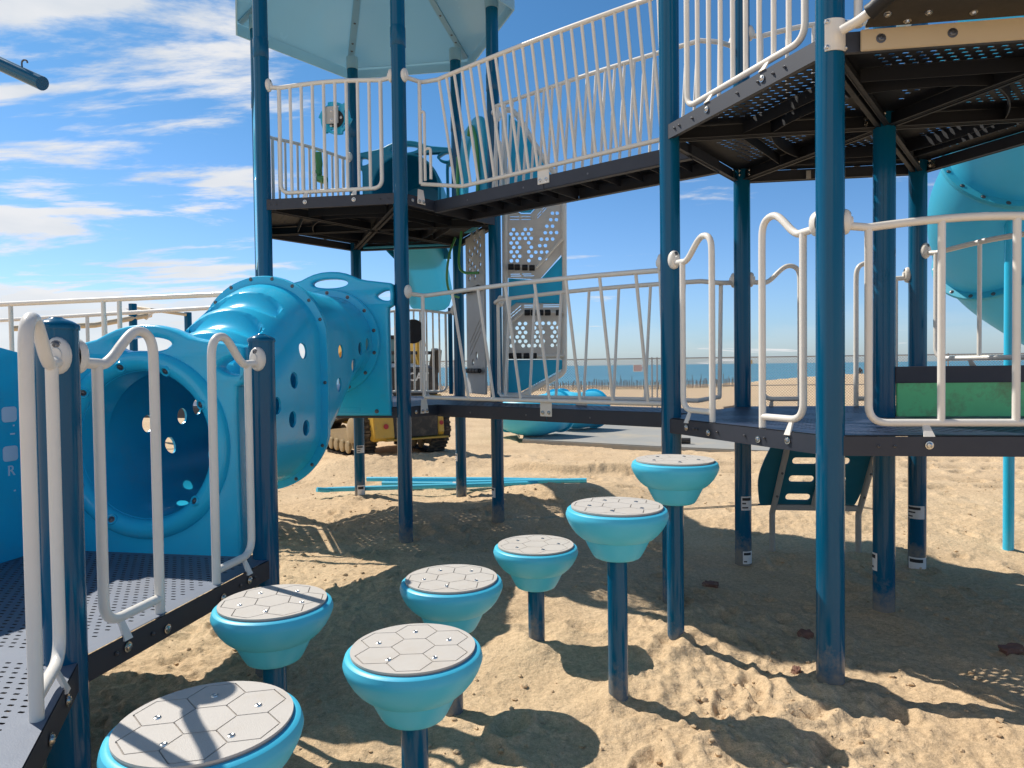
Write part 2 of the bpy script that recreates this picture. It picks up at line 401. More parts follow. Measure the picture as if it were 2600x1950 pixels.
def ground_h(x, y):
    d = np.hypot(x, y)
    near = 1 - sstep(14, 40, d)
    z = -0.05 + 0.10 * vnoise(x / 2.3, y / 2.3, 1) + 0.055 * vnoise(x / 0.85, y / 0.85, 2) * near
    z += near * (0.036 * np.abs(vnoise(x / 0.40, y / 0.40, 3)) + 0.012 * vnoise(x / 0.15, y / 0.15, 4))
    rough = 0.3 + 0.7 * sstep(-0.15, 0.25, vnoise(x / 1.1, y / 1.1, 9))
    fine = 1 - sstep(6, 12, d)
    z += fine * rough * (0.015 * vnoise(x / 0.065, y / 0.065, 5) + 0.018 * vnoise(x / 0.030, y / 0.030, 6))
    cl = np.maximum(0, vnoise(x / 0.05, y / 0.05, 15) - 0.22)
    z += fine * rough * 0.07 * cl
    for (px, py, pr, pd, pa, pe) in PITS:
        s = np.abs(x - px) < 0.5
        s &= np.abs(y - py) < 0.5
        if not s.any(): continue
        ux = (x[s] - px) * cos(pa) + (y[s] - py) * sin(pa); uy = -(x[s] - px) * sin(pa) + (y[s] - py) * cos(pa)
        q = np.hypot(ux / pe, uy) / pr
        z[s] += -pd * np.exp(-q ** 2 * 1.5) + pd * 0.7 * np.exp(-((q - 1.35) / 0.4) ** 2)
    for (px, py, pa, pd) in FOOT:
        s = (np.abs(x - px) < 0.35) & (np.abs(y - py) < 0.35)
        if not s.any(): continue
        ux = (x[s] - px) * cos(pa) + (y[s] - py) * sin(pa); uy = -(x[s] - px) * sin(pa) + (y[s] - py) * cos(pa)
        q = np.hypot(ux / 0.145, uy / (0.052 + 0.012 * np.tanh(ux / 0.05)))
        z[s] += -pd * (1 - sstep(0.72, 1.08, q)) * (1 + 0.2 * np.sin(ux * 150)) + 0.55 * pd * np.exp(-((q - 1.28) / 0.2) ** 2)
    for (px, py, pr, ph) in MOUNDS:
        z += ph * np.exp(-((x - px) ** 2 + (y - py) ** 2) / pr ** 2)
    # crumbled ridge left by the machine, and shallow wheel ruts behind it
    ry = 10.3 - 0.22 * (x + 0.2) + 0.25 * vnoise(x / 0.8, x * 0, 21)
    m = sstep(-0.4, 0.3, x) * (1 - sstep(1.8, 2.6, x))
    dy = y - ry
    z += m * (0.13 * sstep(-0.05 - 0.1 * np.abs(vnoise(x / 0.09, x * 0, 31)), 0.10, dy) * (1 - sstep(0.3, 1.6, dy)))
    for yy in (8.6, 9.1, 10.2, 10.9):
        q = y - (yy - 0.05 * x)
        z += -0.05 * np.exp(-(q / 0.13) ** 2) * sstep(2.2, 3.4, x) * (1 + 0.5 * np.sign(vnoise(x / 0.12, q / 0.2, 8)))
    # keep the sand under the concrete pad and under the low platform clear of them
    lo = np.exp(-((x + 1.7) ** 2 / 2.2 + (y - 11.6) ** 2 / 1.2))
    z += lo * (0.14 * np.abs(vnoise(x / 0.22, y / 0.22, 41)) + 0.10 * np.abs(vnoise(x / 0.09, y / 0.09, 42)))
    z = np.where((y > 12.0) & (y < 20.5) & (x > 0.1) & (x < 5.4) & (y > 14.3 - 0.63 * x), np.minimum(z, -0.10), z)
    z = np.where((x < -1.0) & (y > 1.0) & (y < 4.0), np.minimum(z, 0.10), z)
    z = np.where(d > 14, np.maximum(z, -0.14), z)
    # the beach falls away to the sea beyond a curved edge (shore distance depends on bearing)
    az = np.degrees(np.arctan2(x, y))
    shore = np.interp(az, [-180, -60, -20, 5, 16, 21, 26, 31, 45, 70, 180], [900, 160, 62, 54, 55, 58, 72, 92, 150, 400, 900])
    shore = shore + 2.0 * vnoise(az / 3.0, az * 0, 12)
    z += 0.45 * sstep(0.55, 0.97, d / shore) * sstep(14, 26, az) * (1 - sstep(60, 90, az))
    z = z - 4.0 * sstep(1.0, 1.12, d / shore) * (np.abs(az) < 170)
    return z
fineA = np.linspace(R(-46), R(46), 640); coarse = np.linspace(R(46), R(314), 90)[1:-1]
AZ = np.concatenate([fineA, coarse]); RR = np.concatenate([[0.02, 0.35], np.geomspace(0.8, 14, 520), np.geomspace(14, 1500, 150)[1:]])
A2, R2 = np.meshgrid(AZ, RR); GX = (R2 * np.sin(A2)).ravel(); GY = (R2 * np.cos(A2)).ravel(); GZ = ground_h(GX.copy(), GY.copy())
na, nr = len(AZ), len(RR)
me = bpy.data.meshes.new('sand_ground')
me.vertices.add(na * nr); me.vertices.foreach_set('co', np.stack([GX, GY, GZ], 1).ravel())
ii, kk = np.meshgrid(np.arange(nr - 1), np.arange(na), indexing='ij'); k2 = (kk + 1) % na
quads = np.stack([ii * na + kk, (ii + 1) * na + kk, (ii + 1) * na + k2, ii * na + k2], -1).reshape(-1, 4)[:, ::-1]
me.loops.add(quads.size); me.loops.foreach_set('vertex_index', quads.ravel())
me.polygons.add(len(quads)); me.polygons.foreach_set('loop_start', np.arange(0, quads.size, 4)); me.polygons.foreach_set('loop_total', np.full(len(quads), 4))
me.update(calc_edges=True); me.polygons.foreach_set('use_smooth', np.ones(len(quads), bool))
sm = bpy.data.materials.new('beach_sand'); N, L = nodes_of(sm); b = N['Principled BSDF']; b.inputs['Roughness'].default_value = 0.95; b.inputs['Specular IOR Level'].default_value = 0.15
geo = N.new('ShaderNodeNewGeometry')
def nz(scale, det=6, rough=0.6):
    n = N.new('ShaderNodeTexNoise'); n.inputs['Scale'].default_value = scale; n.inputs['Detail'].default_value = det; n.inputs['Roughness'].default_value = rough
    L.new(geo.outputs['Position'], n.inputs['Vector']); return n
def ramp(src, p0, c0, p1, c1):
    r_ = N.new('ShaderNodeValToRGB'); e = r_.color_ramp.elements; e[0].position = p0; e[0].color = (*c0, 1); e[1].position = p1; e[1].color = (*c1, 1); L.new(src, r_.inputs['Fac']); return r_
def mixc(f, a, b_, mode='MIX'):
    x = N.new('ShaderNodeMix'); x.data_type = 'RGBA'; x.blend_type = mode
    if isinstance(f, float): x.inputs['Factor'].default_value = f
    else: L.new(f, x.inputs['Factor'])
    L.new(a, x.inputs['A']); L.new(b_, x.inputs['B']); return x.outputs['Result']
c1 = ramp(nz(1.3).outputs['Fac'], 0.3, (0.67, 0.49, 0.305), 0.7, (0.80, 0.605, 0.39))
c2 = ramp(nz(38, 8, 0.75).outputs['Fac'], 0.34, (0.42, 0.39, 0.35), 0.60, (1.12, 1.1, 1.08))
c3 = ramp(nz(210, 4, 0.7).outputs['Fac'], 0.3, (0.45, 0.43, 0.41), 0.62, (1.15, 1.15, 1.15))
cc = mixc(0.5, c1.outputs['Color'], c2.outputs['Color'], 'MULTIPLY'); cc = mixc(0.6, cc, c3.outputs['Color'], 'MULTIPLY')
L.new(cc, b.inputs['Base Color'])
bp = N.new('ShaderNodeBump'); bp.inputs['Strength'].default_value = 0.95; bp.inputs['Distance'].default_value = 0.022
nb = nz(75, 7, 0.7); nb2 = nz(16, 5, 0.6)
ad = N.new('ShaderNodeMath'); ad.operation = 'MULTIPLY_ADD'; ad.inputs[1].default_value = 0.35; L.new(nb.outputs['Fac'], ad.inputs[0]); L.new(nb2.outputs['Fac'], ad.inputs[2])
L.new(ad.outputs[0], bp.inputs['Height']); L.new(bp.outputs['Normal'], b.inputs['Normal'])
me.materials.append(sm)
g = bpy.data.objects.new('sand_ground', me); COL.objects.link(g); struct(g)
def gz(x, y): return float(ground_h(np.array([float(x)]), np.array([float(y)]))[0])

# clods and pebbles strewn over the sand: nobody could count them
ico = bmesh.new(); bmesh.ops.create_icosphere(ico, subdivisions=1, radius=1.0); iv = [v.co.copy() for v in ico.verts]; jf = [tuple(v.index for v in f.verts) for f in ico.faces]; ico.free()
cl = MB(); rc = random.Random(3); cxy = []
for k in range(4200):
    ang = rc.uniform(-0.72, 0.72); r = 1.4 + 10.5 * rc.random() ** 1.2; x, y = r * sin(ang), r * cos(ang)
    if noise.noise((x * 0.9, y * 0.9, 3.0)) < -0.05: continue
    cxy.append((x, y))
czs = ground_h(np.array([q[0] for q in cxy]), np.array([q[1] for q in cxy]))
for (x, y), z in zip(cxy, czs):
    s_ = rc.choice((0.003, 0.004, 0.004, 0.005, 0.006, 0.008, 0.011, 0.014)) * rc.uniform(0.7, 1.3); z = float(z)
    cl.add([(x + v.x * s_ * rc.uniform(0.7, 1.4), y + v.y * s_ * rc.uniform(0.7, 1.4), z + s_ * 0.3 + v.z * s_ * rc.uniform(0.5, 0.9)) for v in iv], jf)
o = cl.build('sand_clods', sm); o['kind'] = 'stuff'

# sea and pad
sea_m = bpy.data.materials.new('sea_water'); N, L = nodes_of(sea_m); b = N['Principled BSDF']; b.inputs['Base Color'].default_value = (0.022, 0.125, 0.20, 1); b.inputs['Roughness'].default_value = 0.35; b.inputs['Specular IOR Level'].default_value = 0.28
geo = N.new('ShaderNodeNewGeometry'); mp = N.new('ShaderNodeMapping'); mp.inputs['Scale'].default_value = (0.012, 0.10, 1); L.new(geo.outputs['Position'], mp.inputs['Vector'])
n = N.new('ShaderNodeTexNoise'); n.inputs['Scale'].default_value = 1.0; n.inputs['Detail'].default_value = 6; L.new(mp.outputs['Vector'], n.inputs['Vector'])
r_ = N.new('ShaderNodeValToRGB'); r_.color_ramp.elements[0].position = 0.35; r_.color_ramp.elements[0].color = (0.04, 0.20, 0.275, 1); r_.color_ramp.elements[1].position = 0.65; r_.color_ramp.elements[1].color = (0.07, 0.275, 0.35, 1)
L.new(n.outputs['Fac'], r_.inputs['Fac']); L.new(r_.outputs['Color'], b.inputs['Base Color'])
bp = N.new('ShaderNodeBump'); bp.inputs['Strength'].default_value = 0.6; bp.inputs['Distance'].default_value = 0.6; L.new(n.outputs['Fac'], bp.inputs['Height']); L.new(bp.outputs['Normal'], b.inputs['Normal'])
sv = [(-30000, 30, -1.1), (30000, 30, -1.1), (30000, 40000, -1.1), (-30000, 40000, -1.1)]
struct(mkobj('sea', sv, [(0, 1, 2, 3)], sea_m, smooth=False))
conc = mat('poured_concrete', (0.33, 0.325, 0.30), 0.85, var=0.12, vscale=2.2, bump=0.15, bscale=40, dirt=(0.5, 0.42, 0.3), dscale=1.2, damt=0.7)
pad = MB(); pad.prism([(0.2, 14.25), (2.7, 12.7), (4.6, 11.75), (5.1, 12.0), (5.3, 14), (5.0, 19.6), (0.4, 19.6)], -0.35, 0.0)
struct(pad.build('concrete_pad', conc, bevel=0.02))

# ------------------------------------------------------------------ play-structure building blocks
def post(parent, x, y, top, sleeve=None, r=PR, z0=-0.45, cap=False, label=None):
    prof = [(r, z0), (r, top - 0.005), (r - 0.004, top)]
    o = MB().lathe(prof, (x, y, 0), seg=32).build('post', M['post'], parent)
    if label: o['label'] = label
    if sleeve: MB().lathe([(r + 0.001, sleeve - 0.004), (r + 0.004, sleeve), (r + 0.004, sleeve + 0.16), (r + 0.001, sleeve + 0.168)], (x, y, 0), seg=32).build('sleeve', M['post'], o)
    if cap: MB().lathe([(r + 0.0035, top - 0.012), (r + 0.0045, top), (r + 0.002, top + 0.006), (r * 0.72, top + 0.018), (r * 0.35, top + 0.026), (r * 0.28, top + 0.030), (0.001, top + 0.031)], (x, y, 0), seg=32).build('cap', M['post'], o)
    return o
def sticker(po, x, y, z, w, h, a0, lines=3, r=PR):
    """paper label wrapped on a post; a0 = bearing of its middle seen from the post"""
    def patch(z0, z1, b0, b1, rr):
        n = 8; vs = []; fs = []
        for i in range(n + 1):
            a = b0 + (b1 - b0) * i / n
            for zz in (z0, z1): vs.append((x + rr * cos(a), y + rr * sin(a), zz))
        for i in range(n): fs.append((2 * i, 2 * i + 2, 2 * i + 3, 2 * i + 1))
        return vs, fs
    da = w / r / 2
    q = MB(); q.add(*patch(z - h / 2, z + h / 2, a0 - da, a0 + da, r + 0.0015)); nf = len(q.f)
    for k in range(lines):
        zz = z + h * (0.30 - 0.6 * k / max(1, lines - 1)); e = 0.8 if k == 0 else random.uniform(0.3, 0.75)
        q.add(*patch(zz - h * (0.1 if k == 0 else 0.05), zz + h * (0.1 if k == 0 else 0.05), a0 - da * 0.85, a0 - da * 0.85 + 2 * da * 0.85 * e, r + 0.0028))
    st = q.build('sticker', M['sticker'], po); st.data.materials.append(M['ink'])
    st.data.polygons.foreach_set('material_index', [0] * nf + [1] * (len(q.f) - nf))

def collar(mb, fr, t, o, z, dr=1, boltmb=None):
    """rounded oval clamp between post and rail"""
    d = fr.d * dr; c = fr.p(t, o, z + 0.018); vs = []; fs = []; seg = 20
    prof = [(0.93, -0.014), (1.0, -0.004), (1.0, 0.010), (0.92, 0.021), (0.72, 0.028), (0.45, 0.031), (0.40, 0.040), (0.001, 0.041)]
    for r, h in prof:
        for k in range(seg):
            a = 2 * pi * k / seg
            vs.append(c + d * h + fr.n * cos(a) * 0.038 * r + Vector((0, 0, 1)) * sin(a) * 0.060 * r)
    for i in range(len(prof) - 1):
        for k in range(seg):
            k2 = (k + 1) % seg; fs.append((i * seg + k, i * seg + k2, (i + 1) * seg + k2, (i + 1) * seg + k))
    mb.add(vs, fs)
    if boltmb is not None: boltmb.bolt(c + d * 0.026 + Vector((0, 0, 0.034)), d, 0.011, 0.007)

def full_rail(parent, A, B, zd, flip=1, bars=10, t0=0.165, t1=1.106, o=0.0, rb=0.0145, rt=0.019, top=1.0, arch=0.02, name='guard_rail', tabs=True, bottom=0.055, m=None):
    fr = Frame(A, B, flip); L_ = fr.L; m = m or M['white']
    mb = MB()
    zt = lambda t: zd + top - 0.012 + arch * sin(pi * min(1, max(0, (t - t0) / (t1 - t0))))
    path = [fr.p(PR + 0.005, o, zd + top)] + [fr.p(t0 + (t1 - t0) * k / 14, o, zt(t0 + (t1 - t0) * k / 14)) for k in range(15)] + [fr.p(L_ - PR - 0.005, o, zd + top)]
    mb.tube(path, rt, 12)
    zb = zd + bottom
    U = fillet([fr.p(t0, o, zt(t0)), fr.p(t0, o, zb), fr.p(t1, o, zb), fr.p(t1, o, zt(t1))], 0.085, 7)
    mb.tube(U, rt * 0.93, 12)
    for k in range(1, bars - 1):
        t = t0 + (t1 - t0) * k / (bars - 1)
        mb.tube([fr.p(t, o, zb), fr.p(t, o, zt(t))], rb, 10, caps=False)
    ob = mb.build(name, m, parent)
    cm = MB(); cb_ = MB()
    collar(cm, fr, PR - 0.004, o, zd + top, 1, cb_); collar(cm, fr, L_ - PR + 0.004, o, zd + top, -1, cb_)
    cm.build('clamp', m, ob); cb_.build('bolt', M['bolt_dark'], ob)
    if tabs:
        tb = MB(); bl = MB()
        for t in (t0 + 0.26 * (t1 - t0), t0 + 0.74 * (t1 - t0)):
            a = fr.p(t, o, zb); 
            tb.add([fr.p(t - 0.012, o + 0.006, zb), fr.p(t + 0.012, o + 0.006, zb), fr.p(t + 0.024, 0.05, zd - 0.005), fr.p(t - 0.024, 0.05, zd - 0.005),
                    fr.p(t - 0.012, o - 0.006, zb), fr.p(t + 0.012, o - 0.006, zb), fr.p(t + 0.024, 0.042, zd - 0.005), fr.p(t - 0.024, 0.042, zd - 0.005)],
                   [(0, 1, 2, 3), (4, 7, 6, 5), (0, 4, 5, 1), (3, 2, 6, 7), (0, 3, 7, 4), (1, 5, 6, 2)])
            bl.bolt(fr.p(t, 0.046, zd - 0.045), fr.n, 0.014, 0.01)
        tb.build('bracket', m, ob); bl.build('bolt', M['bolt'], ob)
    return ob

def loop_rail(parent, A, B, zd, flip=1, name='loop_rail', m=None):
    fr = Frame(A, B, flip); m = m or M['white']; o = 0.015; rr = 0.0185
    mb = MB()
    pts = [(0.065, 0.982), (0.150, 0.978), (0.185, 0.978), (0.225, 1.003), (0.275, 1.052), (0.315, 1.086), (0.352, 1.101), (0.392, 1.095), (0.420, 1.072), (0.434, 1.030), (0.437, 0.95), (0.437, 0.5), (0.437, -0.055)]
    path = catmull([fr.p(t, o, zd + z) for t, z in pts[:11]], 5) + [fr.p(t, o, zd + z) for t, z in pts[11:]]
    mb.tube(path, rr, 14)
    mb.tube(fillet([fr.p(0.152, o, zd + 0.978), fr.p(0.152, o, zd + 0.058), fr.p(0.437, o, zd + 0.058)], 0.085, 8), rr * 0.97, 14)
    ob = mb.build(name, m, parent)
    cm = MB(); cb_ = MB(); collar(cm, fr, PR - 0.004, o, zd + 0.985, 1, cb_); cb_.build('bolt', M['bolt_dark'], ob)
    cm.build('clamp', m, ob)
    tb = MB(); t = 0.225; zb = zd + 0.05
    tb.add([fr.p(t - 0.01, 0.024, zb), fr.p(t + 0.01, 0.024, zb), fr.p(t + 0.02, 0.052, zd - 0.02), fr.p(t - 0.02, 0.052, zd - 0.02),
            fr.p(t - 0.01, 0.012, zb), fr.p(t + 0.01, 0.012, zb), fr.p(t + 0.02, 0.044, zd - 0.02), fr.p(t - 0.02, 0.044, zd - 0.02)],
           [(0, 1, 2, 3), (4, 7, 6, 5), (0, 4, 5, 1), (3, 2, 6, 7), (0, 3, 7, 4), (1, 5, 6, 2)])
    tb.build('bracket', m, ob)
    bl = MB(); bl.bolt(fr.p(0.225, 0.046, zd - 0.048), fr.n, 0.014, 0.011); bl.bolt(fr.p(0.437, 0.046, zd - 0.062), fr.n, 0.014, 0.011)
    bl.build('bolt', M['bolt'], ob)
    return ob

def deck_frame(parent, poly, zd, spokes=(), name='deck_frame', arcs=True, outs=0.04):
    """fascia channel round a deck, beams under it and curved ribs between them"""
    mb = MB(); n = len(poly)
    cx = sum(p[0] for p in poly) / n; cy = sum(p[1] for p in poly) / n
    for i in range(n):
        fr = Frame(poly[i], poly[(i + 1) % n])
        if (Vector((cx, cy, 0)) - fr.A).dot(fr.n) > 0: fr.n = -fr.n
        a0 = fr.p(0.03, outs, zd - FH / 2 - 0.006); a1 = fr.p(fr.L - 0.03, outs, zd - FH / 2 - 0.006)
        mb.beam(a0, a1, 0.006, FH)
        mb.beam(fr.p(0.05, outs - 0.018, zd - FH + 0.001), fr.p(fr.L - 0.05, outs - 0.018, zd - FH + 0.001), 0.03, 0.006)
    sb = MB()
    for a, b_ in spokes:
        d = Vector((b_[0] - a[0], b_[1] - a[1], 0)).normalized() * 0.06; q = Vector((-d.y, d.x, 0)) * 0.22
        for s_ in (-1, 1):
            A_ = Vector((a[0], a[1], zd - FH / 2 - 0.009)) + d + q * s_; B_ = Vector((b_[0], b_[1], zd - FH / 2 - 0.009)) - d + q * s_
            sb.beam(A_, B_, 0.006, FH - 0.012)
            sb.beam(A_ + q * s_ * 0.8 + Vector((0, 0, -FH / 2 + 0.012)), B_ + q * s_ * 0.8 + Vector((0, 0, -FH / 2 + 0.012)), 0.03, 0.005)
    mb.build(name, M['fascia'], parent, smooth=False)
    if sb.v: sb.build('spoke_beam', M['under'], parent, smooth=False)
def ribs(parent, tris, zd):
    mb = MB()
    for tri in tris:
        V = [Vector((p[0], p[1], zd - 0.045)) for p in tri]; c = sum(V, Vector()) / 3
        for k in (1,):
            a, b_, d = V[k], V[(k + 1) % 3], V[(k + 2) % 3]
            # straight rib parallel to an edge
            p0 = a.lerp(d, 0.33); p1 = b_.lerp(d, 0.33)
            mb.beam(p0.lerp(p1, 0.05), p0.lerp(p1, 0.95), 0.005, 0.07)
        # curved rib
        a, b_, d = V; pts = []
        for i in range(13):
            u = i / 12; q0 = a.lerp(b_, 0.52); q1 = a.lerp(c, 0.9) ; q2 = a.lerp(d, 0.52)
            pts.append(q0 * (1 - u) ** 2 + q1 * 2 * u * (1 - u) * 1.0 + q2 * u * u)
        for i in range(12): mb.beam(pts[i], pts[i + 1], 0.006, 0.078)
    return mb.build('rib', M['under'], parent, smooth=False)
def edge_bolts(parent, A, B, zd, ts, flip=1, m='bolt_dark', o=0.046, dz=-0.05, r=0.012):
    fr = Frame(A, B, flip); mb = MB()
    for t in ts: mb.bolt(fr.p(t, o, zd + dz), fr.n, r)
    return mb.build('bolt', M[m], parent)

# ------------------------------------------------------------------ left: roofed hexagonal tower
def hexpts(c, a, k): return [(c[0] + (p[0] - c[0]) * k, c[1] + (p[1] - c[1]) * k) for p in a]
LHEX = [P2, P4, P3, P10, P11, P1]
tw = thing('play_tower', 'hexagonal play tower on tall blue posts under a pale blue canopy roof', 'play tower', (LC[0], LC[1], 0))
posts = {}
for nm, p in zip(('P2', 'P4', 'P3', 'P10', 'P11', 'P1'), LHEX):
    posts[nm] = post(tw, p[0], p[1], 5.12, sleeve=4.28)
sticker(posts['P10'], *P10, 0.52, 0.10, 0.09, R(-60)); sticker(posts['P10'], *P10, 0.0, 0.1, 0.16, R(-60), 2)
sticker(posts['P3'], *P3, 0.43, 0.06, 0.09, R(-150)); sticker(posts['P4'], *P4, 0.22, 0.06, 0.10, R(-140), 2)
spk = [(LC, p) for p in LHEX]
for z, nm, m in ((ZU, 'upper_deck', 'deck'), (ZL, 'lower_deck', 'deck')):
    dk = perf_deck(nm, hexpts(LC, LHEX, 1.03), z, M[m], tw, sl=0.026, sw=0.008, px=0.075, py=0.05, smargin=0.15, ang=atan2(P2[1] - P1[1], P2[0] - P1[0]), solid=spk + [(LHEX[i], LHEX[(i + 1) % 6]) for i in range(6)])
    deck_frame(dk, LHEX, z, spokes=spk)
    ribs(dk, [(LC, LHEX[i], LHEX[(i + 1) % 6]) for i in range(6)], z)
    edge_bolts(dk, P1, P2, z, [0.08, 0.14, 1.1, 1.18], r=0.004); edge_bolts(dk, P2, P4, z, [0.1], m='bolt')
    bb = MB()
    for p in LHEX:
        v = Vector((LC[0] - p[0], LC[1] - p[1], 0)).normalized(); q = Vector((-v.y, v.x, 0))
        for dz in (-0.03, -0.06): bb.bolt(Vector((p[0], p[1], z + dz)) + v * 0.1 + q * 0.02, q + v * -0.3, 0.012); bb.bolt(Vector((p[0], p[1], z + dz)) + v * 0.1 - q * 0.02, -q + v * -0.3, 0.012)
    bb.build('bolt', M['bolt_dark'], dk)
# roof: hipped sheet with turned-down rim, hip flanges and bolts
rk = 1.17; zr = 5.20; za = 6.45
RH = [Vector((*p, zr)) for p in hexpts(LC, LHEX, rk)]; apex = Vector((LC[0], LC[1], za))
rm = MB(); sub = 10
for i in range(6):
    a, b_ = RH[i], RH[(i + 1) % 6]; vs = []; fs = []
    for j in range(sub + 1):
        u = j / sub
        for k in range(sub + 1):
            w = k / sub; q = a.lerp(b_, w).lerp(apex, u * 0.985)
            q.z -= 0.07 * sin(pi * w) * (1 - u) * sin(pi * min(1, u * 1.1 + 0.05)); vs.append(q)
    for j in range(sub):
        for k in range(sub):
            o_ = j * (sub + 1) + k; fs.append((o_, o_ + 1, o_ + sub + 2, o_ + sub + 1))
    n0 = len(vs); vs2 = [v + Vector((0, 0, 0.012)) for v in vs]
    rm.add(vs, [f[::-1] for f in fs]); rm.add(vs2, fs)
    c = Vector((LC[0], LC[1], zr)); ao, bo = a + (a - c) * 0.012, b_ + (b_ - c) * 0.012
    for p_, q_ in ((a, b_), (ao, bo)):
        rm.add([p_ + Vector((0, 0, 0.012)), q_ + Vector((0, 0, 0.012)), q_ - Vector((0, 0, 0.13)), p_ - Vector((0, 0, 0.13))], [(0, 1, 2, 3)])
    rm.add([a - Vector((0, 0, 0.13)), b_ - Vector((0, 0, 0.13)), bo - Vector((0, 0, 0.13)), ao - Vector((0, 0, 0.13))], [(0, 1, 2, 3)])
rf = rm.build('roof', M['roof'], tw, ang=25)
hp = MB(); hb = MB()
for i in range(6):
    a = RH[i]; p0 = a.lerp(apex, 0.02) - Vector((0, 0, 0.03)); p1 = a.lerp(apex, 0.97) - Vector((0, 0, 0.03))
    hp.beam(p0, p1, 0.075, 0.02)
    nn = Vector((0, 0, -1))
    for u in (0.12, 0.17, 0.3, 0.45, 0.6, 0.75): hb.bolt(p0.lerp(p1, u) - Vector((0, 0, 0.011)), nn, 0.012)
    c = Vector((LC[0], LC[1], 0)); pp = LHEX[i]
    hp.lathe([(PR + 0.006, 5.10), (PR + 0.008, 5.24)], (pp[0], pp[1], 0), seg=16)
hp.build('hip_flange', M['roof'], rf); hb.build('bolt', M['bolt_dark'], rf)
gr = full_rail(tw, P1, P2, ZU)
gr2 = full_rail(tw, P10, P11, ZU, bars=13)
lr = full_rail(tw, P10, P3, ZL, flip=-1, bars=13, top=1.0, arch=0.045, rb=0.012, rt=0.016)
# spinning play wheel on the upper front rail
fr = Frame(P1, P2); wz = 3.727; wt = 0.665
lob = []
for k in range(72):
    a = 2 * pi * k / 72; q = (k % 12) / 12
    lob.append((wt + (0.136 + 0.024 * (q ** 2)) * cos(a), wz + (0.136 + 0.024 * (q ** 2)) * sin(a)))
slots = []
for k in range(6):
    a = 2 * pi * (k + 0.35) / 6; slots.append(ell(wt + 0.105 * cos(a), wz + 0.105 * sin(a), 0.026, 0.008, 14, a + pi / 2))
wh = plate('play_wheel', fr, lob, slots, 0.03, 0.005, M['tunnel'], tw, out=-0.06)
plate('hub', fr, ell(wt + 0.012, wz - 0.012, 0.072, 0.078, 28), [], 0.012, 0.002, M['black'], wh, out=-0.036)
pl = plate('mount_plate', fr, rrect(wt - 0.075, wz - 0.06, wt + 0.045, wz + 0.09, 0.006), [], 0.006, 0.001, M['panelwhite'], wh, out=-0.012)
bl = MB()
for z in (wz + 0.05, wz - 0.03): bl.bolt(fr.p(wt - 0.015, -0.009, z), fr.n, 0.011)
bl.bolt(fr.p(wt + 0.062, -0.029, wz - 0.006), fr.n, 0.009); bl.bolt(fr.p(wt - 0.03, -0.029, wz - 0.072), fr.n, 0.009)
bl.build('bolt', M['bolt'], wh)
# black steering wheel inside the lower rear rail
fr = Frame(P10, P3)
sw = MB(); c = fr.p(0.722, 0.07, 1.934)
ring = [c + (fr.d * cos(a) + Vector((0, 0, 1)) * sin(a)) * 0.13 for a in [2 * pi * k / 36 for k in range(36)]]
sw.tube(ring, 0.016, 10, closed=True)
sw.lathe([(0.118, -0.012), (0.124, 0), (0.118, 0.012), (0.06, 0.02), (0.03, 0.035)], c, fr.n, 30)
sw.build('steering_wheel', M['black'], tw)
plate('side_plate', fr, rrect(1.135, ZL + 0.02, 1.185, ZL + 1.05, 0.01), [], 0.02, 0.003, M['post'], tw, out=-0.01)
# green periscope toy on the rear upper rail
fr = Frame(P10, P11)
tb = MB(); c0 = fr.p(0.52, 0.02, 3.62)
tb.tube(fillet([fr.p(0.54, -0.02, 3.98), fr.p(0.52, -0.02, 3.86), fr.p(0.52, 0.03, 3.70), fr.p(0.50, -0.10, 3.66)], 0.05, 5), [0.045] * 1 + [0.042] * 12 + [0.045], 14)
pv = tb.build('periscope', M['green_clean'], tw)
mb = MB(); mb.lathe([(0.055, -0.02), (0.06, 0), (0.055, 0.02)], fr.p(0.52, 0.02, 3.76), (0, 0, 1), 16); mb.build('knob', M['green_clean'], pv)
# teal side panel seen edge-on over the left edge
fr = Frame(P11, P1)
plate('side_panel', fr, [(0.08, 2.55), (1.18, 2.55), (1.20, 3.5), (1.05, 4.08), (0.22, 4.08), (0.07, 3.5)], [ell(0.635, 3.6, 0.3, 0.25)], 0.05, 0.012, M['tunnel'], tw, out=0.03)
# curved blue panel with green edge at the climber opening
fr = Frame(P4, P3)
outl = smooth2d([(0.14, 3.06), (0.14, 3.7), (0.2, 4.05), (0.42, 4.16), (0.7, 4.14), (0.9, 4.07), (0.99, 3.7), (0.99, 3.06)], 5)
opn = smooth2d([(0.36, 3.12), (0.34, 3.5), (0.4, 3.85), (0.6, 3.98), (0.75, 3.85), (0.80, 3.5), (0.78, 3.12)], 5)
pc = plate('climber_panel', fr, outl, [opn], 0.05, 0.014, M['aqua'], tw, out=-0.03)
gh = MB(); gh.tube([fr.p(t, -0.07, z) for t, z in [(1.0, 3.05), (1.01, 3.5), (1.0, 3.9)]], 0.018, 10)
gh.tube(catmull([fr.p(t, -0.08, z) for t, z in [(0.30, 3.2), (0.26, 3.55), (0.32, 3.9), (0.48, 4.08), (0.56, 4.0)]], 6), 0.02, 10)
gh.build('edge_tube', M['green_clean'], pc)
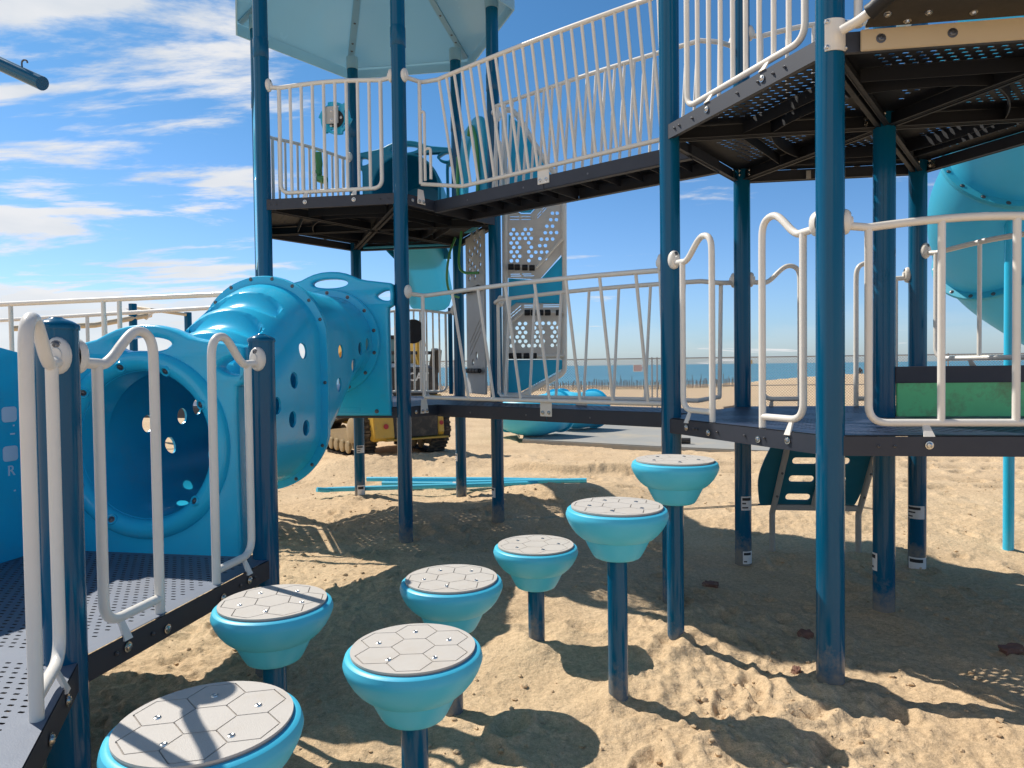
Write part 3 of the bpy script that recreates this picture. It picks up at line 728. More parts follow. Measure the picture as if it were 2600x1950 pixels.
# slide hood on the rear edge and the start of its chute
def tunnel_outline(c, zd, arch=False):
    half = [(0.54, -0.075), (0.535, 0.3), (0.53, 0.80), (0.533, 0.862), (0.555, 0.872), (0.574, 0.885), (0.577, 0.98), (0.574, 1.065), (0.55, 1.078), (0.45, 1.092), (0.34, 1.107), (0.27, 1.122), (0.21, 1.15), (0.15, 1.173), (0.08, 1.188), (0.0, 1.193)]
    left = [(-x, z) for x, z in half[:-1]][::-1]
    return [(c + x, zd + z) for x, z in half + left]
def side_holes(c, zd):
    hs = [ell(c, zd + 1.088, 0.165, 0.040, 30)]
    for sg in (-1, 1):
        hs.append([(c + sg * x, zd + z) for x, z in smooth2d([(0.548, 1.005), (0.50, 1.012), (0.45, 0.99), (0.425, 0.968), (0.45, 0.945), (0.50, 0.928), (0.548, 0.935)], 4)])
    return hs
fr = Frame(P10, P3, -1)
archh = [(0.635 + 0.40 * cos(a), ZU + 0.62 + 0.40 * sin(a)) for a in [pi * k / 24 for k in range(25)]] + [(0.235, ZU + 0.03), (1.035, ZU + 0.03)]
hd = plate('slide_hood', fr, tunnel_outline(0.635, ZU), side_holes(0.635, ZU) + [archh], 0.09, 0.022, M['teal'], tw, out=0.02)
hv = MB()
prof = [(0.635 + 0.40 * cos(a), ZU + 0.62 + 0.40 * sin(a)) for a in [pi * k / 24 for k in range(25)]]
prof = [(1.035, ZU + 0.0)] + prof + [(0.235, ZU + 0.0)]
vs = []; fs = []
for j, (oo, k) in enumerate([(0.03, 1.0), (0.30, 1.0), (0.55, 0.97), (0.75, 0.93)]):
    for t, z in prof: vs.append(fr.p(0.635 + (t - 0.635) * k, oo, ZU + (z - ZU) * k - 0.25 * max(0, oo - 0.3)))
n = len(prof)
for j in range(3):
    for k in range(n - 1): fs.append((j * n + k, j * n + k + 1, (j + 1) * n + k + 1, (j + 1) * n + k))
fs.append(tuple(3 * n + k for k in range(n)))
hv.add(vs, fs); hv.build('canopy', M['teal'], hd)
ch = MB(); vs = []; fs = []
sec = [(-0.30, 0.30), (-0.29, 0.16), (-0.26, 0.07), (-0.2, 0.015), (-0.1, 0), (0.1, 0), (0.2, 0.015), (0.26, 0.07), (0.29, 0.16), (0.30, 0.30)]
stn = [(0.02, ZU - 0.02), (0.35, ZU - 0.05), (0.7, ZU - 0.25), (1.0, ZU - 0.55), (1.15, ZU - 0.75)]
for oo, z in stn:
    for t, h in sec: vs.append(fr.p(0.60 + t * 1.05, oo, z + h))
    for t, h in sec[::-1]: vs.append(fr.p(0.60 + t * 1.05 * 0.96, oo, z + h + 0.012))
n = 2 * len(sec)
for j in range(len(stn) - 1):
    for k in range(n): fs.append((j * n + k, j * n + (k + 1) % n, (j + 1) * n + (k + 1) % n, (j + 1) * n + k))
m_ = len(sec)
for k in range(m_ - 1): fs.append((4 * n + k, 4 * n + k + 1, 4 * n + n - 2 - k, 4 * n + n - 1 - k))
ch.add(vs, fs); ch.build('chute', M['aqua'], tw, ang=50)
# grey perforated panel closing the climber edge under the upper deck
fr = Frame(P4, P3)
def hexh(t, z, r): return [(t + r * cos(R(60 * k)) * 1.0, z + r * sin(R(60 * k))) for k in range(6)]
hl = []
for k in range(5):
    for j in range(5):
        if (k * 7 + j * 3) % 5 == 0: continue
        hl.append(hexh(0.30 + 0.092 * j, 2.48 + 0.1 * k + (0.05 if j % 2 else 0), 0.038))
for k in range(3): hl.append([(0.30 + 0.0 * k, 1.86 + 0.07 * k), (0.66, 1.62 + 0.07 * k), (0.66, 1.64 + 0.07 * k), (0.30, 1.88 + 0.07 * k)])
hl.append(hexh(0.45, 1.62, 0.045)); hl.append(hexh(0.58, 1.55, 0.04))
gp = plate('side_screen', fr, rrect(0.17, 1.21, 0.79, 2.93, 0.02), hl, 0.02, 0.003, M['panelgrey'], tw, out=-0.05)
mb = MB()
for z in (1.46, 2.33):
    for k in range(5): mb.lathe([(0.024, -0.045), (0.026, -0.03), (0.026, 0.03), (0.024, 0.045)], fr.p(0.25 + 0.11 * k, -0.11, z), fr.d, 12)
    mb.tube([fr.p(0.18, -0.11, z), fr.p(0.78, -0.11, z)], 0.012, 8)
mb.build('grip_bar', M['black'], gp)
hnd = MB()
hnd.tube(catmull([fr.p(t, oo, z) for t, oo, z in [(1.0, -0.08, 2.30), (0.94, -0.2, 2.34), (0.86, -0.26, 2.5), (0.82, -0.24, 2.75), (0.84, -0.16, 2.95)]], 6), 0.014, 10)
hnd.tube(catmull([fr.p(t, oo, z) for t, oo, z in [(0.22, -0.10, 2.48), (0.36, -0.22, 2.5), (0.46, -0.24, 2.62), (0.48, -0.2, 2.95)]], 6), 0.014, 10)
hnd.build('handle', M['green_clean'], tw)

# ------------------------------------------------------------------ right: open tower (hexagon of decks centred on one post)
RHEX = [P5, P7, P9, R8, R6, P6]
rt = thing('play_tower', 'open play tower with two levels of dark perforated decks and no roof', 'play tower', (P8[0], P8[1], 0))
rp_ = {}
for nm, p, top in (('P5', P5, 6.2), ('P7', P7, 6.0), ('P9', P9, 5.6), ('R8', R8, 5.6), ('R6', R6, 5.6), ('P6', P6, 6.2), ('P8', P8, 5.2)):
    rp_[nm] = post(rt, p[0], p[1], top)
rp_['P6']['label'] = 'bright sunlit blue post nearest the camera'
sticker(rp_['P7'], *P7, 0.40, 0.10, 0.11, R(-75)); sticker(rp_['P7'], *P7, -0.03, 0.09, 0.10, R(-70), 2)
sticker(rp_['P9'], *P9, 0.35, 0.13, 0.10, R(-130)); sticker(rp_['P9'], *P9, -0.06, 0.14, 0.13, R(-115), 2)
sticker(rp_['P8'], *P8, 0.26, 0.05, 0.11, R(-175), 2)
spk = [(P8, p) for p in RHEX]
ang = atan2(R6[1] - P6[1], R6[0] - P6[0])
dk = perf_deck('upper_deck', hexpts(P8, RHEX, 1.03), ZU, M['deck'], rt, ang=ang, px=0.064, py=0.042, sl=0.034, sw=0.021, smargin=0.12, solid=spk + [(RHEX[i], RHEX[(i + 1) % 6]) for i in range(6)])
deck_frame(dk, RHEX, ZU, spokes=spk)
ribs(dk, [(P8, RHEX[i], RHEX[(i + 1) % 6]) for i in range(6)], ZU)
bb = MB()
for p, (qx, qy) in [(P7, P8), (P9, P8), (P8, P6), (P8, P5), (P9, R8), (P7, P5)]:
    v = Vector((qx - p[0], qy - p[1], 0)).normalized(); q = Vector((-v.y, v.x, 0))
    for dz in (-0.03, -0.062):
        for sg in (-1, 1): bb.bolt(Vector((p[0], p[1], ZU + dz)) + v * 0.11 + q * 0.02 * sg, q * sg - v * 0.2, 0.013)
bb.build('bolt', M['bolt'], dk)
for t in (0.5, 0.75):
    frb = Frame(P7, P9); bk = MB(); bk.box(frb.p(t, 0.0, ZU - 0.06), (0.035, 0.006, 0.06), Matrix.Rotation(atan2(frb.d.y, frb.d.x), 3, 'Z')); bk.build('bracket', M['panelgrey'], dk)
LP = [P5, P7, P9, P8, R8, R6, P6]
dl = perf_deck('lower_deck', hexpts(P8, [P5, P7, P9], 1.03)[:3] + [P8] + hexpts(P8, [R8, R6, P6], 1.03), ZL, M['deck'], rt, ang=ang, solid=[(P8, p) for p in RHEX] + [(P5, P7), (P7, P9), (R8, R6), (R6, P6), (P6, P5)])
deck_frame(dl, [P5, P7, P9, R8, R6, P6], ZL, spokes=spk)
edge_bolts(dl, P5, P6, ZL, [0.30, 0.33, 0.52, 0.75, 0.9], r=0.005); edge_bolts(dl, P6, R6, ZL, [0.2, 0.27], r=0.005)
edge_bolts(dk, P5, P6, ZU, [0.12, 0.17, 0.30, 0.7, 0.86, 0.97, 1.05], r=0.006)
# raised rear triangle: dark deck over a scuffed green riser
ZR = 1.465
frr = Frame(P8, R8)
if (Vector((P9[0], P9[1], 0)) - frr.A).dot(frr.n) > 0: frr.n = -frr.n
tri = [P8, P9, R8]; tc = (sum(p[0] for p in tri) / 3, sum(p[1] for p in tri) / 3)
rd = perf_deck('raised_deck', hexpts(tc, tri, 1.02), ZR, M['deck'], rt, ang=ang, solid=[(P8, P9), (P9, R8), (R8, P8)])
deck_frame(rd, tri, ZR)
rs_ = MB(); rs_.beam(frr.p(0.06, 0.03, (ZL + ZR - FH) / 2 + 0.002), frr.p(frr.L - 0.06, 0.03, (ZL + ZR - FH) / 2 + 0.002), 0.02, ZR - FH - ZL - 0.004)
ro = rs_.build('riser', M['green'], rt, bevel=0.004); ro['label'] = 'scuffed bright green riser board'
eb = MB(); eb.beam(frr.p(0.05, 0.043, ZR - 0.045), frr.p(frr.L - 0.05, 0.043, ZR - 0.045), 0.008, 0.10); eb.build('edge_board', M['fascia'], rt, bevel=0.002)
loop_rail(rt, P5, P6, ZL); loop_rail(rt, P6, P5, ZL, flip=-1)
loop_rail(rt, P7, P9, ZL, flip=-1); loop_rail(rt, P9, P7, ZL, flip=1)
full_rail(rt, P6, R6, ZL, bars=4, t0=0.17, t1=1.12, top=0.98, arch=0.03, rb=0.0165)
full_rail(rt, P9, R8, ZR, flip=-1, bars=4, t0=0.15, t1=1.12, top=0.85, arch=0.03)
full_rail(rt, P5, P6, ZU, t0=0.19, t1=1.137)
full_rail(rt, P7, P9, ZU, flip=-1, bars=6, t0=0.15, t1=1.12, top=1.04, arch=0.06)

# ------------------------------------------------------------------ bridges between the two towers
def bridge(label, zd, nb, top_f, top_b):
    mid = ((P2[0] + P7[0]) / 2, (P2[1] + P7[1]) / 2)
    th = thing('bridge', label, 'bridge', (mid[0], mid[1], zd), 'bridges between the towers')
    fr = Frame(P2, P5)                       # n points towards the camera side
    W0, W1 = -0.385, -0.885                  # near and far edge of the walkway
    ta, tb_ = 0.20, fr.L - 0.20
    sk = 0.0
    # ends follow the tower edges, which lean by the same amount
    e = Vector((P4[0] - P2[0], P4[1] - P2[1], 0)).normalized()
    sl = e.dot(fr.d) / -e.dot(fr.n)          # along-shift per metre of depth
    q = lambda t, o: fr.p(t + (-o) * sl + (0), o, 0)
    c = [q(0.03, W0), q(fr.L - 0.03, W0), q(fr.L - 0.03, W1), q(0.03, W1)]
    half = [(c[0] + c[1]) / 2, (c[3] + c[2]) / 2]
    poly = [(p.x, p.y) for p in c]
    pd = perf_deck('walkway', poly, zd, M['deck'], th, ang=atan2(fr.d.y, fr.d.x), margin=0.05, sl=0.026, sw=0.009, px=0.07, py=0.045, solid=[((half[0].x, half[0].y), (half[1].x, half[1].y))])
    mb = MB(); Z = Vector((0, 0, 1))
    for (a, b_, sg) in ((c[0], c[1], 1), (c[3], c[2], -1)):
        h_ = a.lerp(b_, 0.5); g_ = fr.d * 0.003
        for p0, p1 in ((a, h_ - g_), (h_ + g_, b_)):
            mb.beam(p0 + Z * (zd - 0.053) + fr.n * 0.004 * sg, p1 + Z * (zd - 0.053) + fr.n * 0.004 * sg, 0.007, 0.10)
            mb.beam(p0 + Z * (zd - 0.105) - fr.n * 0.02 * sg, p1 + Z * (zd - 0.105) - fr.n * 0.02 * sg, 0.045, 0.006)
    for k in range(13):
        u = k / 12; a = c[0].lerp(c[1], u); b_ = c[3].lerp(c[2], u); w = b_ - a
        if k in (0, 6, 12): mb.beam(a + w * 0.02 + Z * (zd - 0.055), b_ - w * 0.02 + Z * (zd - 0.055), 0.008, 0.095)
        else: mb.beam(a + w * 0.02 + Z * (zd - 0.035), b_ - w * 0.02 + Z * (zd - 0.035), 0.006, 0.05)
    mb.build('frame', M['fascia'], th, smooth=False)
    hb = MB()
    for k in (2, 5, 8, 11):
        a = c[0].lerp(c[1], k / 12) + Z * (zd - 0.06); hb.bolt(a + fr.n * 0.008, fr.n, 0.006, 0.002)
    hb.build('bolt', M['bolt_dark'], th)
    for side in (1, -1):
        if side == 1: ot, ob_, sh, nm = top_f, -0.365, 0.0, 'near'
        else: ot, ob_, sh, nm = top_b, -0.875, 0.0, 'far'
        t_s = -ot * sl; t_b = -ob_ * sl
        A = P2 if side == 1 else P4
        zt, zb = zd + 0.985, zd + 0.062
        # top bar: from the post clamp it swings out to the flared line
        pe0 = fr.p(PR + 0.01, -0.01, zd + 0.985) if side == 1 else Vector((P4[0], P4[1], 0)) + fr.d * (PR + 0.01) + Z * (zd + 0.985)
        pe1 = fr.p(fr.L - PR - 0.01, -0.01, zd + 0.985) if side == 1 else Vector((P7[0], P7[1], 0)) - fr.d * (PR + 0.01) + Z * (zd + 0.985)
        base_t = 0 if side == 1 else Vector((P4[0] - P2[0], P4[1] - P2[1], 0)).dot(fr.d)
        s0 = base_t + 0.10; s1 = base_t + fr.L - 0.10
        tops = lambda t: fr.p(t, ot, zt + 0.02 * sin(pi * (t - s0) / (s1 - s0)))
        bots = lambda t: fr.p(t, ob_, zb)
        path = fillet([pe0, fr.p(s0 + 0.02, (pe0 - fr.A).dot(fr.n) * 0.35 + ot * 0.65, zt - 0.012), tops(s0 + 0.14)], 0.08, 5) + [tops(s0 + 0.14 + (s1 - s0 - 0.28) * k / 12) for k in range(1, 12)] + fillet([tops(s1 - 0.14), fr.p(s1 - 0.02, (pe1 - fr.A).dot(fr.n) * 0.35 + ot * 0.65, zt - 0.012), pe1], 0.08, 5)
        rb = MB(); rb.tube(path, 0.0185, 12)
        i0 = fr.p(s0 + 0.03, (pe0 - fr.A).dot(fr.n) * 0.5 + ot * 0.5, zt - 0.012); i1 = fr.p(s1 - 0.03, (pe1 - fr.A).dot(fr.n) * 0.5 + ot * 0.5, zt - 0.012)
        b0 = Vector((i0.x, i0.y, zb + 0.02)); b1 = fr.p(s1 - 0.02, (pe1 - fr.A).dot(fr.n) * 0.55 + ob_ * 0.45, zb + 0.02)
        rb.tube([i0, b0], 0.0165, 12)
        rb.tube([i1, b1], 0.0165, 12)
        rb.tube([b0] + [bots(s0 + 0.30 + (s1 - s0 - 0.40) * k / 10) for k in range(11)] + [b1], 0.0175, 12)
        for k in range(nb):
            f_ = (k + 0.6) / (nb + 0.2); t0_ = s0 + 0.10 + (s1 - s0 - 0.20) * f_; t1_ = s0 + 0.16 + (s1 - s0 - 0.24) * f_
            rb.tube([tops(t0_), bots(t1_)], 0.0125, 8, caps=False)
        if zd > 2:                                   # short steps of tube filling the first gap
            for (tt, zz, ww) in ((s0 + 0.055, zd + 0.70, 0.055), (s0 + 0.12, zd + 0.36, 0.06)):
                f0 = lambda u, z: i0.lerp(b0, (zt - z) / (zt - zb)) + fr.d * u - fr.n * 0.0
                rb.tube(fillet([f0(tt - s0 - 0.055, zz), f0(tt - s0 - 0.055 + ww, zz), f0(tt - s0 - 0.055 + ww, zb + 0.02)], 0.05, 5), 0.0125, 8)
        ro = rb.build('guard_rail', M['white'], th)
        cm = MB()
        if side == 1: collar(cm, fr, PR - 0.004, -0.01, zd + 0.985, 1); collar(cm, fr, fr.L - PR + 0.004, -0.01, zd + 0.985, -1)
        else:
            f2 = Frame(P4, P7); collar(cm, f2, PR - 0.004, 0, zd + 0.985, 1); collar(cm, f2, f2.L - PR + 0.004, 0, zd + 0.985, -1)
        cm.build('clamp', M['white'], ro)
        bp_ = MB(); bl = MB()
        tm = (c[0] - fr.A).dot(fr.d) * 0.5 + (c[1] - fr.A).dot(fr.d) * 0.5 if side == 1 else (c[3] - fr.A).dot(fr.d) * 0.5 + (c[2] - fr.A).dot(fr.d) * 0.5
        oo = W0 + 0.012 if side == 1 else W1 - 0.012
        M3 = Matrix.Rotation(atan2(fr.d.y, fr.d.x), 3, 'Z')
        bp_.box(fr.p(tm, oo, zd + 0.0), (0.115, 0.006, 0.13), M3)
        for d_ in (-0.03, 0.03): bl.bolt(fr.p(tm + d_, oo + 0.003 * side, zd - 0.035), fr.n * side, 0.013)
        # bracket on the tower edge beside the post
        fe = Frame(P2, P4, 1) if side == 1 else Frame(P4, P2, -1)
        if side == 1:
            bp_.add([fe.p(0.16, 0.056, zd + 0.06), fe.p(0.225, 0.056, zd + 0.06), fe.p(0.25, 0.056, zd - 0.068), fe.p(0.15, 0.056, zd - 0.068), fe.p(0.16, 0.049, zd + 0.06), fe.p(0.225, 0.049, zd + 0.06), fe.p(0.25, 0.049, zd - 0.068), fe.p(0.15, 0.049, zd - 0.068)],
                    [(0, 1, 2, 3), (4, 7, 6, 5), (0, 4, 5, 1), (3, 2, 6, 7), (0, 3, 7, 4), (1, 5, 6, 2)])
            for t_ in (0.175, 0.225): bl.bolt(fe.p(t_, 0.056, zd - 0.045), fe.n, 0.012)
        bp_.build('bracket', M['white'], ro, bevel=0.002); bl.build('bolt', M['bolt'], ro)
    return th
bridge('upper dark bridge with closely spaced slanting white bars under open sky', ZU, 23, -0.235, -1.04)
bridge('lower dark bridge with widely spaced slanting white bars', ZL, 7, -0.235, -1.04)

# ------------------------------------------------------------------ crawl tunnel
fT1 = Frame(F2, F3); fT2 = Frame(P1, P2)
c1 = fT1.p(0.665, 0, ZF + 0.565); c2 = fT2.p(0.635, 0, ZL + 0.57)
tn = thing('crawl_tunnel', 'bright blue crawl tunnel with round holes rising from low platform to play tower', 'tunnel', ((c1.x + c2.x) / 2, (c1.y + c2.y) / 2, 0.6))
RT = 0.40
d1 = fT1.n.copy(); d2 = -fT2.n.copy()
if d2.dot(c2 - c1) < 0: d2 = -d2
def tun_axis(s):
    p0 = Vector((c1.x, c1.y, 0)); p3 = Vector((c2.x, c2.y, 0)); L_ = (p3 - p0).length
    a = p0 + d1 * L_ * 0.33; b_ = p3 - d2 * L_ * 0.33
    p = p0 * (1 - s) ** 3 + a * 3 * s * (1 - s) ** 2 + b_ * 3 * s * s * (1 - s) + p3 * s ** 3
    d = (a - p0) * (1 - s) ** 2 + (b_ - a) * 2 * s * (1 - s) + (p3 - b_) * s * s
    return p, d.normalized()
ZT0, ZT1 = c1.z + RT, c2.z + RT; ZB0, ZB1 = c1.z - RT, c2.z - RT
ZTM, ZBM = 2.11, 0.70
def ease(x): return x * x * (3 - 2 * x)
def tun_tb(s):
    if s < 0.5:
        u = s / 0.5
        up = min(1, max(0, (u - 0.16) / 0.84))
        zt = ZT0 + (ZTM - ZT0) * (0.30 * ease(up) + 0.70 * up ** 0.85)
        zb = ZB0 + (ZBM - ZB0) * u
    else:
        u = (s - 0.5) / 0.5
        zt = ZTM + (ZT1 - ZTM) * u
        dn = min(1, u / 0.80); zb = ZBM + (ZB1 - ZBM) * (0.45 * ease(dn) + 0.55 * dn)
    return zt, zb
def tun_pt(s, a, off=0.0, tread=True):
    p, d = tun_axis(s); side = Vector((d.y, -d.x, 0))
    zt, zb = tun_tb(s); w = RT + 0.02 * sin(pi * s) + off
    zt += off; zb -= off; hh = (zt - zb) / 2 - w
    cz = (zt + zb) / 2
    x = w * sin(a); z = w * cos(a) + (hh if cos(a) >= 0 else -hh) * min(1, abs(cos(a)) * 6)
    q = p + side * x + Vector((0, 0, cz + z))
    if tread and 0.10 < s < 0.47 and abs(a if a < pi else a - 2 * pi) < 1.0:
        aa = abs(a if a < pi else a - 2 * pi)
        u = (s - 0.13) / 0.30 * 3; k = u - math.floor(u)
        if 0 <= u < 3:
            # rounded pocket: a nearly level floor cut back into the slope, then a short riser
            kk = min(1.0, max(0.0, (k - 0.04) / 0.86))
            lim = 0.70 * sqrt(max(0.0, 1 - (2 * kk - 1) ** 4)) if 0 < kk < 1 else 0.0
            w_ = ease(max(0.0, min(1.0, (lim - aa) / 0.09)))
            prof = -0.064 * sin(pi * kk ** 1.35)
            q += Vector((0, 0, prof * w_)) 
    return q
HOLES = [(0.387, 1.621), (0.329, 1.430), (0.239, 1.282), (0.317, 1.184), (0.394, 1.112), (0.530, 1.694), (0.646, 1.629), (0.759, 1.526), (0.626, 1.381), (0.537, 1.196), (0.823, 1.663), (0.898, 1.701)]
def tun_half(name, s0, s1, holes, ns, na_=112):
    bm = bmesh.new(); rows = []
    for t_ in (0.0, -0.014):
        rr = []
        for i in range(ns + 1):
            s = s0 + (s1 - s0) * i / ns
            rr.append([bm.verts.new(tun_pt(s, 2 * pi * k / na_, t_)) for k in range(na_)])
        rows.append(rr)
    for r_, rev in ((rows[0], False), (rows[1], True)):
        for i in range(ns):
            for k in range(na_):
                f = (r_[i][k], r_[i][(k + 1) % na_], r_[i + 1][(k + 1) % na_], r_[i + 1][k]); bm.faces.new(f[::-1] if rev else f)
    for i, rev in ((0, True), (ns, False)):
        for k in range(na_):
            f = (rows[0][i][k], rows[0][i][(k + 1) % na_], rows[1][i][(k + 1) % na_], rows[1][i][k]); bm.faces.new(f[::-1] if rev else f)
    bmesh.ops.recalc_face_normals(bm, faces=bm.faces)
    me_ = bpy.data.meshes.new('t'); bm.to_mesh(me_); bm.free()
    ob = bpy.data.objects.new('t', me_); COL.objects.link(ob)
    cut = MB()
    for s, z, sd in holes:
        p, d = tun_axis(s); side = Vector((d.y, -d.x, 0)) * sd
        if sd == 0: q = Vector((p.x, p.y, 0)); cut.cyl(q + Vector((0, 0, z - 0.2)), q + Vector((0, 0, z + 0.2)), 0.055, 24)
        else:
            zt, zb = tun_tb(s); w = RT + 0.02
            zz = min(max(z, zb + 0.12), zt - 0.12); cz = (zt + zb) / 2; hh = (zt - zb) / 2 - w
            e_ = max(0, abs(zz - cz) - hh) / w; nx = sqrt(max(0.05, 1 - e_ * e_)); nzz = e_ * (1 if zz > cz else -1)
            nrm = (side * nx + Vector((0, 0, nzz))).normalized()
            q = Vector((p.x, p.y, zz)) + side * w * nx
            cut.cyl(q - nrm * 0.12, q + nrm * 0.12, 0.053, 28)
    co = cut.build('cut', M['tunnel'])
    md = ob.modifiers.new('b', 'BOOLEAN'); md.operation = 'DIFFERENCE'; md.object = co; md.solver = 'EXACT'; md.use_self = True
    dg = bpy.context.evaluated_depsgraph_get(); dg.update()
    m2 = bpy.data.meshes.new_from_object(ob.evaluated_get(dg))
    vs = [v.co.copy() for v in m2.vertices]; fs = [tuple(p.vertices) for p in m2.polygons]
    bpy.data.objects.remove(ob); bpy.data.objects.remove(co)
    return mkobj(name, vs, fs, M['tunnel'], tn, ang=32)
h1 = [(s, z, 1) for s, z in HOLES if s < 0.49] + [(0.30, 1.02, -1), (0.36, 1.2, -1), (0.22, 1.18, -1), (0.43, 1.25, -1), (0.24, 0.71, 0), (0.36, 0.71, 0)]
h2 = [(s, z, 1) for s, z in HOLES if s > 0.51] + [(0.56, 1.2, -1), (0.63, 1.4, -1), (0.82, 1.75, -1)]
tun_half('tunnel_half', 0.0, 0.495, h1, 190, 128); tun_half('tunnel_half', 0.505, 1.0, h2, 60)
# bolted flange where the halves meet
fl = MB(); fb = MB(); na_ = 96
for s0, s1 in ((0.490, 0.4985), (0.5005, 0.509)):
    vs = []; fs = []
    for (s, of_) in ((s0, 0.0), (s0, 0.050), (s1, 0.050), (s1, 0.0)):
        for k in range(na_): vs.append(tun_pt(s, 2 * pi * k / na_, of_, False))
    for j in range(4):
        for k in range(na_): fs.append((j * na_ + k, j * na_ + (k + 1) % na_, ((j + 1) % 4) * na_ + (k + 1) % na_, ((j + 1) % 4) * na_ + k))
    fl.add(vs, fs)
_, dm = tun_axis(0.5)
for k in range(18):
    a = 2 * pi * (k + 0.5) / 18; c = tun_pt(0.5, a, 0.028, False)
    fb.bolt(c + dm * 0.023, dm, 0.013); fb.bolt(c - dm * 0.023, -dm, 0.013)
fo = fl.build('flange', M['tunnel'], tn); fb.build('bolt', M['bolt_dark'], fo)
for fr, tc_, zd, s_end, nm in ((fT1, 0.665, ZF, 0, 'entry_panel'), (fT2, 0.635, ZL, 1, 'exit_panel')):
    cz = zd + 0.57 if s_end else zd + 0.565
    hole = [(tc_ + 0.40 * cos(a), cz + 0.40 * sin(a)) for a in [2 * pi * k / 64 for k in range(64)]]
    po = 0.035
    pn = plate(nm, fr, tunnel_outline(tc_, zd), side_holes(tc_, zd) + [hole], 0.10 if s_end == 0 else 0.085, 0.022, M['tunnel'], tn, out=po)
    sg = -1 if s_end == 0 else 1
    rim = MB(); cpt = fr.p(tc_, po + sg * 0.045, cz)
    if s_end == 0:
        rim.tube([cpt + (fr.d * cos(a) + Vector((0, 0, 1)) * sin(a)) * 0.440 for a in [2 * pi * k / 72 for k in range(72)]], 0.052, 14, closed=True)
    else:
        prof = [(0.40, 0.0), (0.40, 0.05), (0.452, 0.05), (0.460, 0.042), (0.462, 0.0)]
        vs = []; fs = []
        for r_, h in prof:
            for k in range(72):
                a = 2 * pi * k / 72; vs.append(cpt + (fr.d * cos(a) + Vector((0, 0, 1)) * sin(a)) * r_ + fr.n * h)
        for j in range(5):
            for k in range(72): fs.append((j * 72 + k, j * 72 + (k + 1) % 72, ((j + 1) % 5) * 72 + (k + 1) % 72, ((j + 1) % 5) * 72 + k))
        rim.add(vs, fs)
    ro = rim.build('rim', M['tunnel'], pn)
    bl = MB()
    if s_end == 0:
        pk = MB()
        for k in range(10):
            a = 2 * pi * (k + 0.15) / 10; u = fr.d * cos(a) + Vector((0, 0, 1)) * sin(a)
            q = cpt + u * 0.416 + fr.n * sg * 0.0495
            pk.lathe([(0.028, -0.02), (0.028, 0.0), (0.026, 0.004), (0.021, 0.003), (0.019, -0.002), (0.001, -0.003)], q, (fr.n * sg - u * 0.55).normalized(), 16)
            bl.bolt(q - (fr.n * sg - u * 0.55).normalized() * 0.002, (fr.n * sg - u * 0.55).normalized(), 0.012)
        pk.build('bolt_pocket', M['tunnel'], pn)
    else:
        for k in range(14):
            a = 2 * pi * (k + 0.5) / 14; bl.bolt(cpt + (fr.d * cos(a) + Vector((0, 0, 1)) * sin(a)) * 0.43 + fr.n * 0.05, fr.n, 0.012)
        for t in (0.22, 1.05): bl.bolt(fr.p(t, po + 0.043, zd - 0.035), fr.n, 0.014)
        # moulded maker's plate along the lower edge
        mp_ = MB()
        for a_, b_ in ((0.70, 0.90),):
            rr_ = rrect(a_, zd - 0.045, b_, zd - 0.005, 0.012)
            mp_.tube([fr.p(t, po + 0.043, z) for t, z in rr_], 0.0025, 6, closed=True)
        mp_.build('moulded_plate', M['tunnel'], pn)
    bl.build('bolt', M['bolt_dark'], pn)

# ------------------------------------------------------------------ low entry platform in the left foreground
lp = thing('low_platform', 'low entry platform with perforated grey deck at the lower left', 'platform', ((F1[0] + F3[0]) / 2, (F1[1] + F3[1]) / 2, 0))
post(lp, *F1, ZF + 1.10, cap=True); post(lp, *F2, ZF + 1.10, cap=True); post(lp, *F3, ZF + 1.10, cap=True); post(lp, *F4, ZF + 1.1, cap=True)
sqp = [F1, F2, F3, F4]; hxp = [F5, F1, F4, (-3.35, 1.45), (-2.9, 0.25), (-1.65, 0.05)]
sa = atan2(F3[1] - F2[1], F3[0] - F2[0])
def inset(poly, k):
    cx = sum(p[0] for p in poly) / len(poly); cy = sum(p[1] for p in poly) / len(poly); return hexpts((cx, cy), poly, k)
for poly, kk in ((sqp, 1.05), (hxp, 1.02)):
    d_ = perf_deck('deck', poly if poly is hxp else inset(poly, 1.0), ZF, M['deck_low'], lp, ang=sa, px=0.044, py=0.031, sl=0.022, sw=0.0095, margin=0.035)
    deck_frame(d_, poly, ZF)
# solid margin strip along the near edge of each deck
ms = MB()
for A, B, fl_ in ((F1, F2, 1), (F1, F5, -1)):
    f_ = Frame(A, B, fl_); ms.add([f_.p(0.05, 0, ZF), f_.p(f_.L - 0.05, 0, ZF), f_.p(f_.L - 0.05, 0.042, ZF), f_.p(0.05, 0.042, ZF)], [(0, 1, 2, 3)])
ms.build('edge_strip', M['deck_low'], lp)
loop_rail(lp, F1, F2, ZF); loop_rail(lp, F2, F1, ZF, flip=-1); loop_rail(lp, F1, F5, ZF, flip=-1)
edge_bolts(lp, F1, F2, ZF, [0.17, 0.355, 0.94, 1.06], r=0.006); edge_bolts(lp, F1, F5, ZF, [0.33, 0.62], r=0.013, m='bolt')
fp = Frame(F3, F4)
if fp.n.x < 0: fp.n = -fp.n
pn = plate('activity_panel', fp, [(0.06, ZF - 0.0), (1.19, ZF - 0.0), (1.19, ZF + 0.95), (0.62, ZF + 1.16), (0.06, ZF + 1.035)], [], 0.02, 0.004, M['tunnel'], lp, out=0.0)
pn['label'] = 'flat blue activity panel with pale printed squares and lettering'
for (z0, z1) in ((1.251, 1.329), (1.053, 1.130)):
    for q in (0.172, 0.287, 0.40):
        plate('printed_square', fp, rrect(q, z0, q + 0.085, z1, 0.018), [], 0.003, 0.0008, M['print'], pn, out=0.0125)
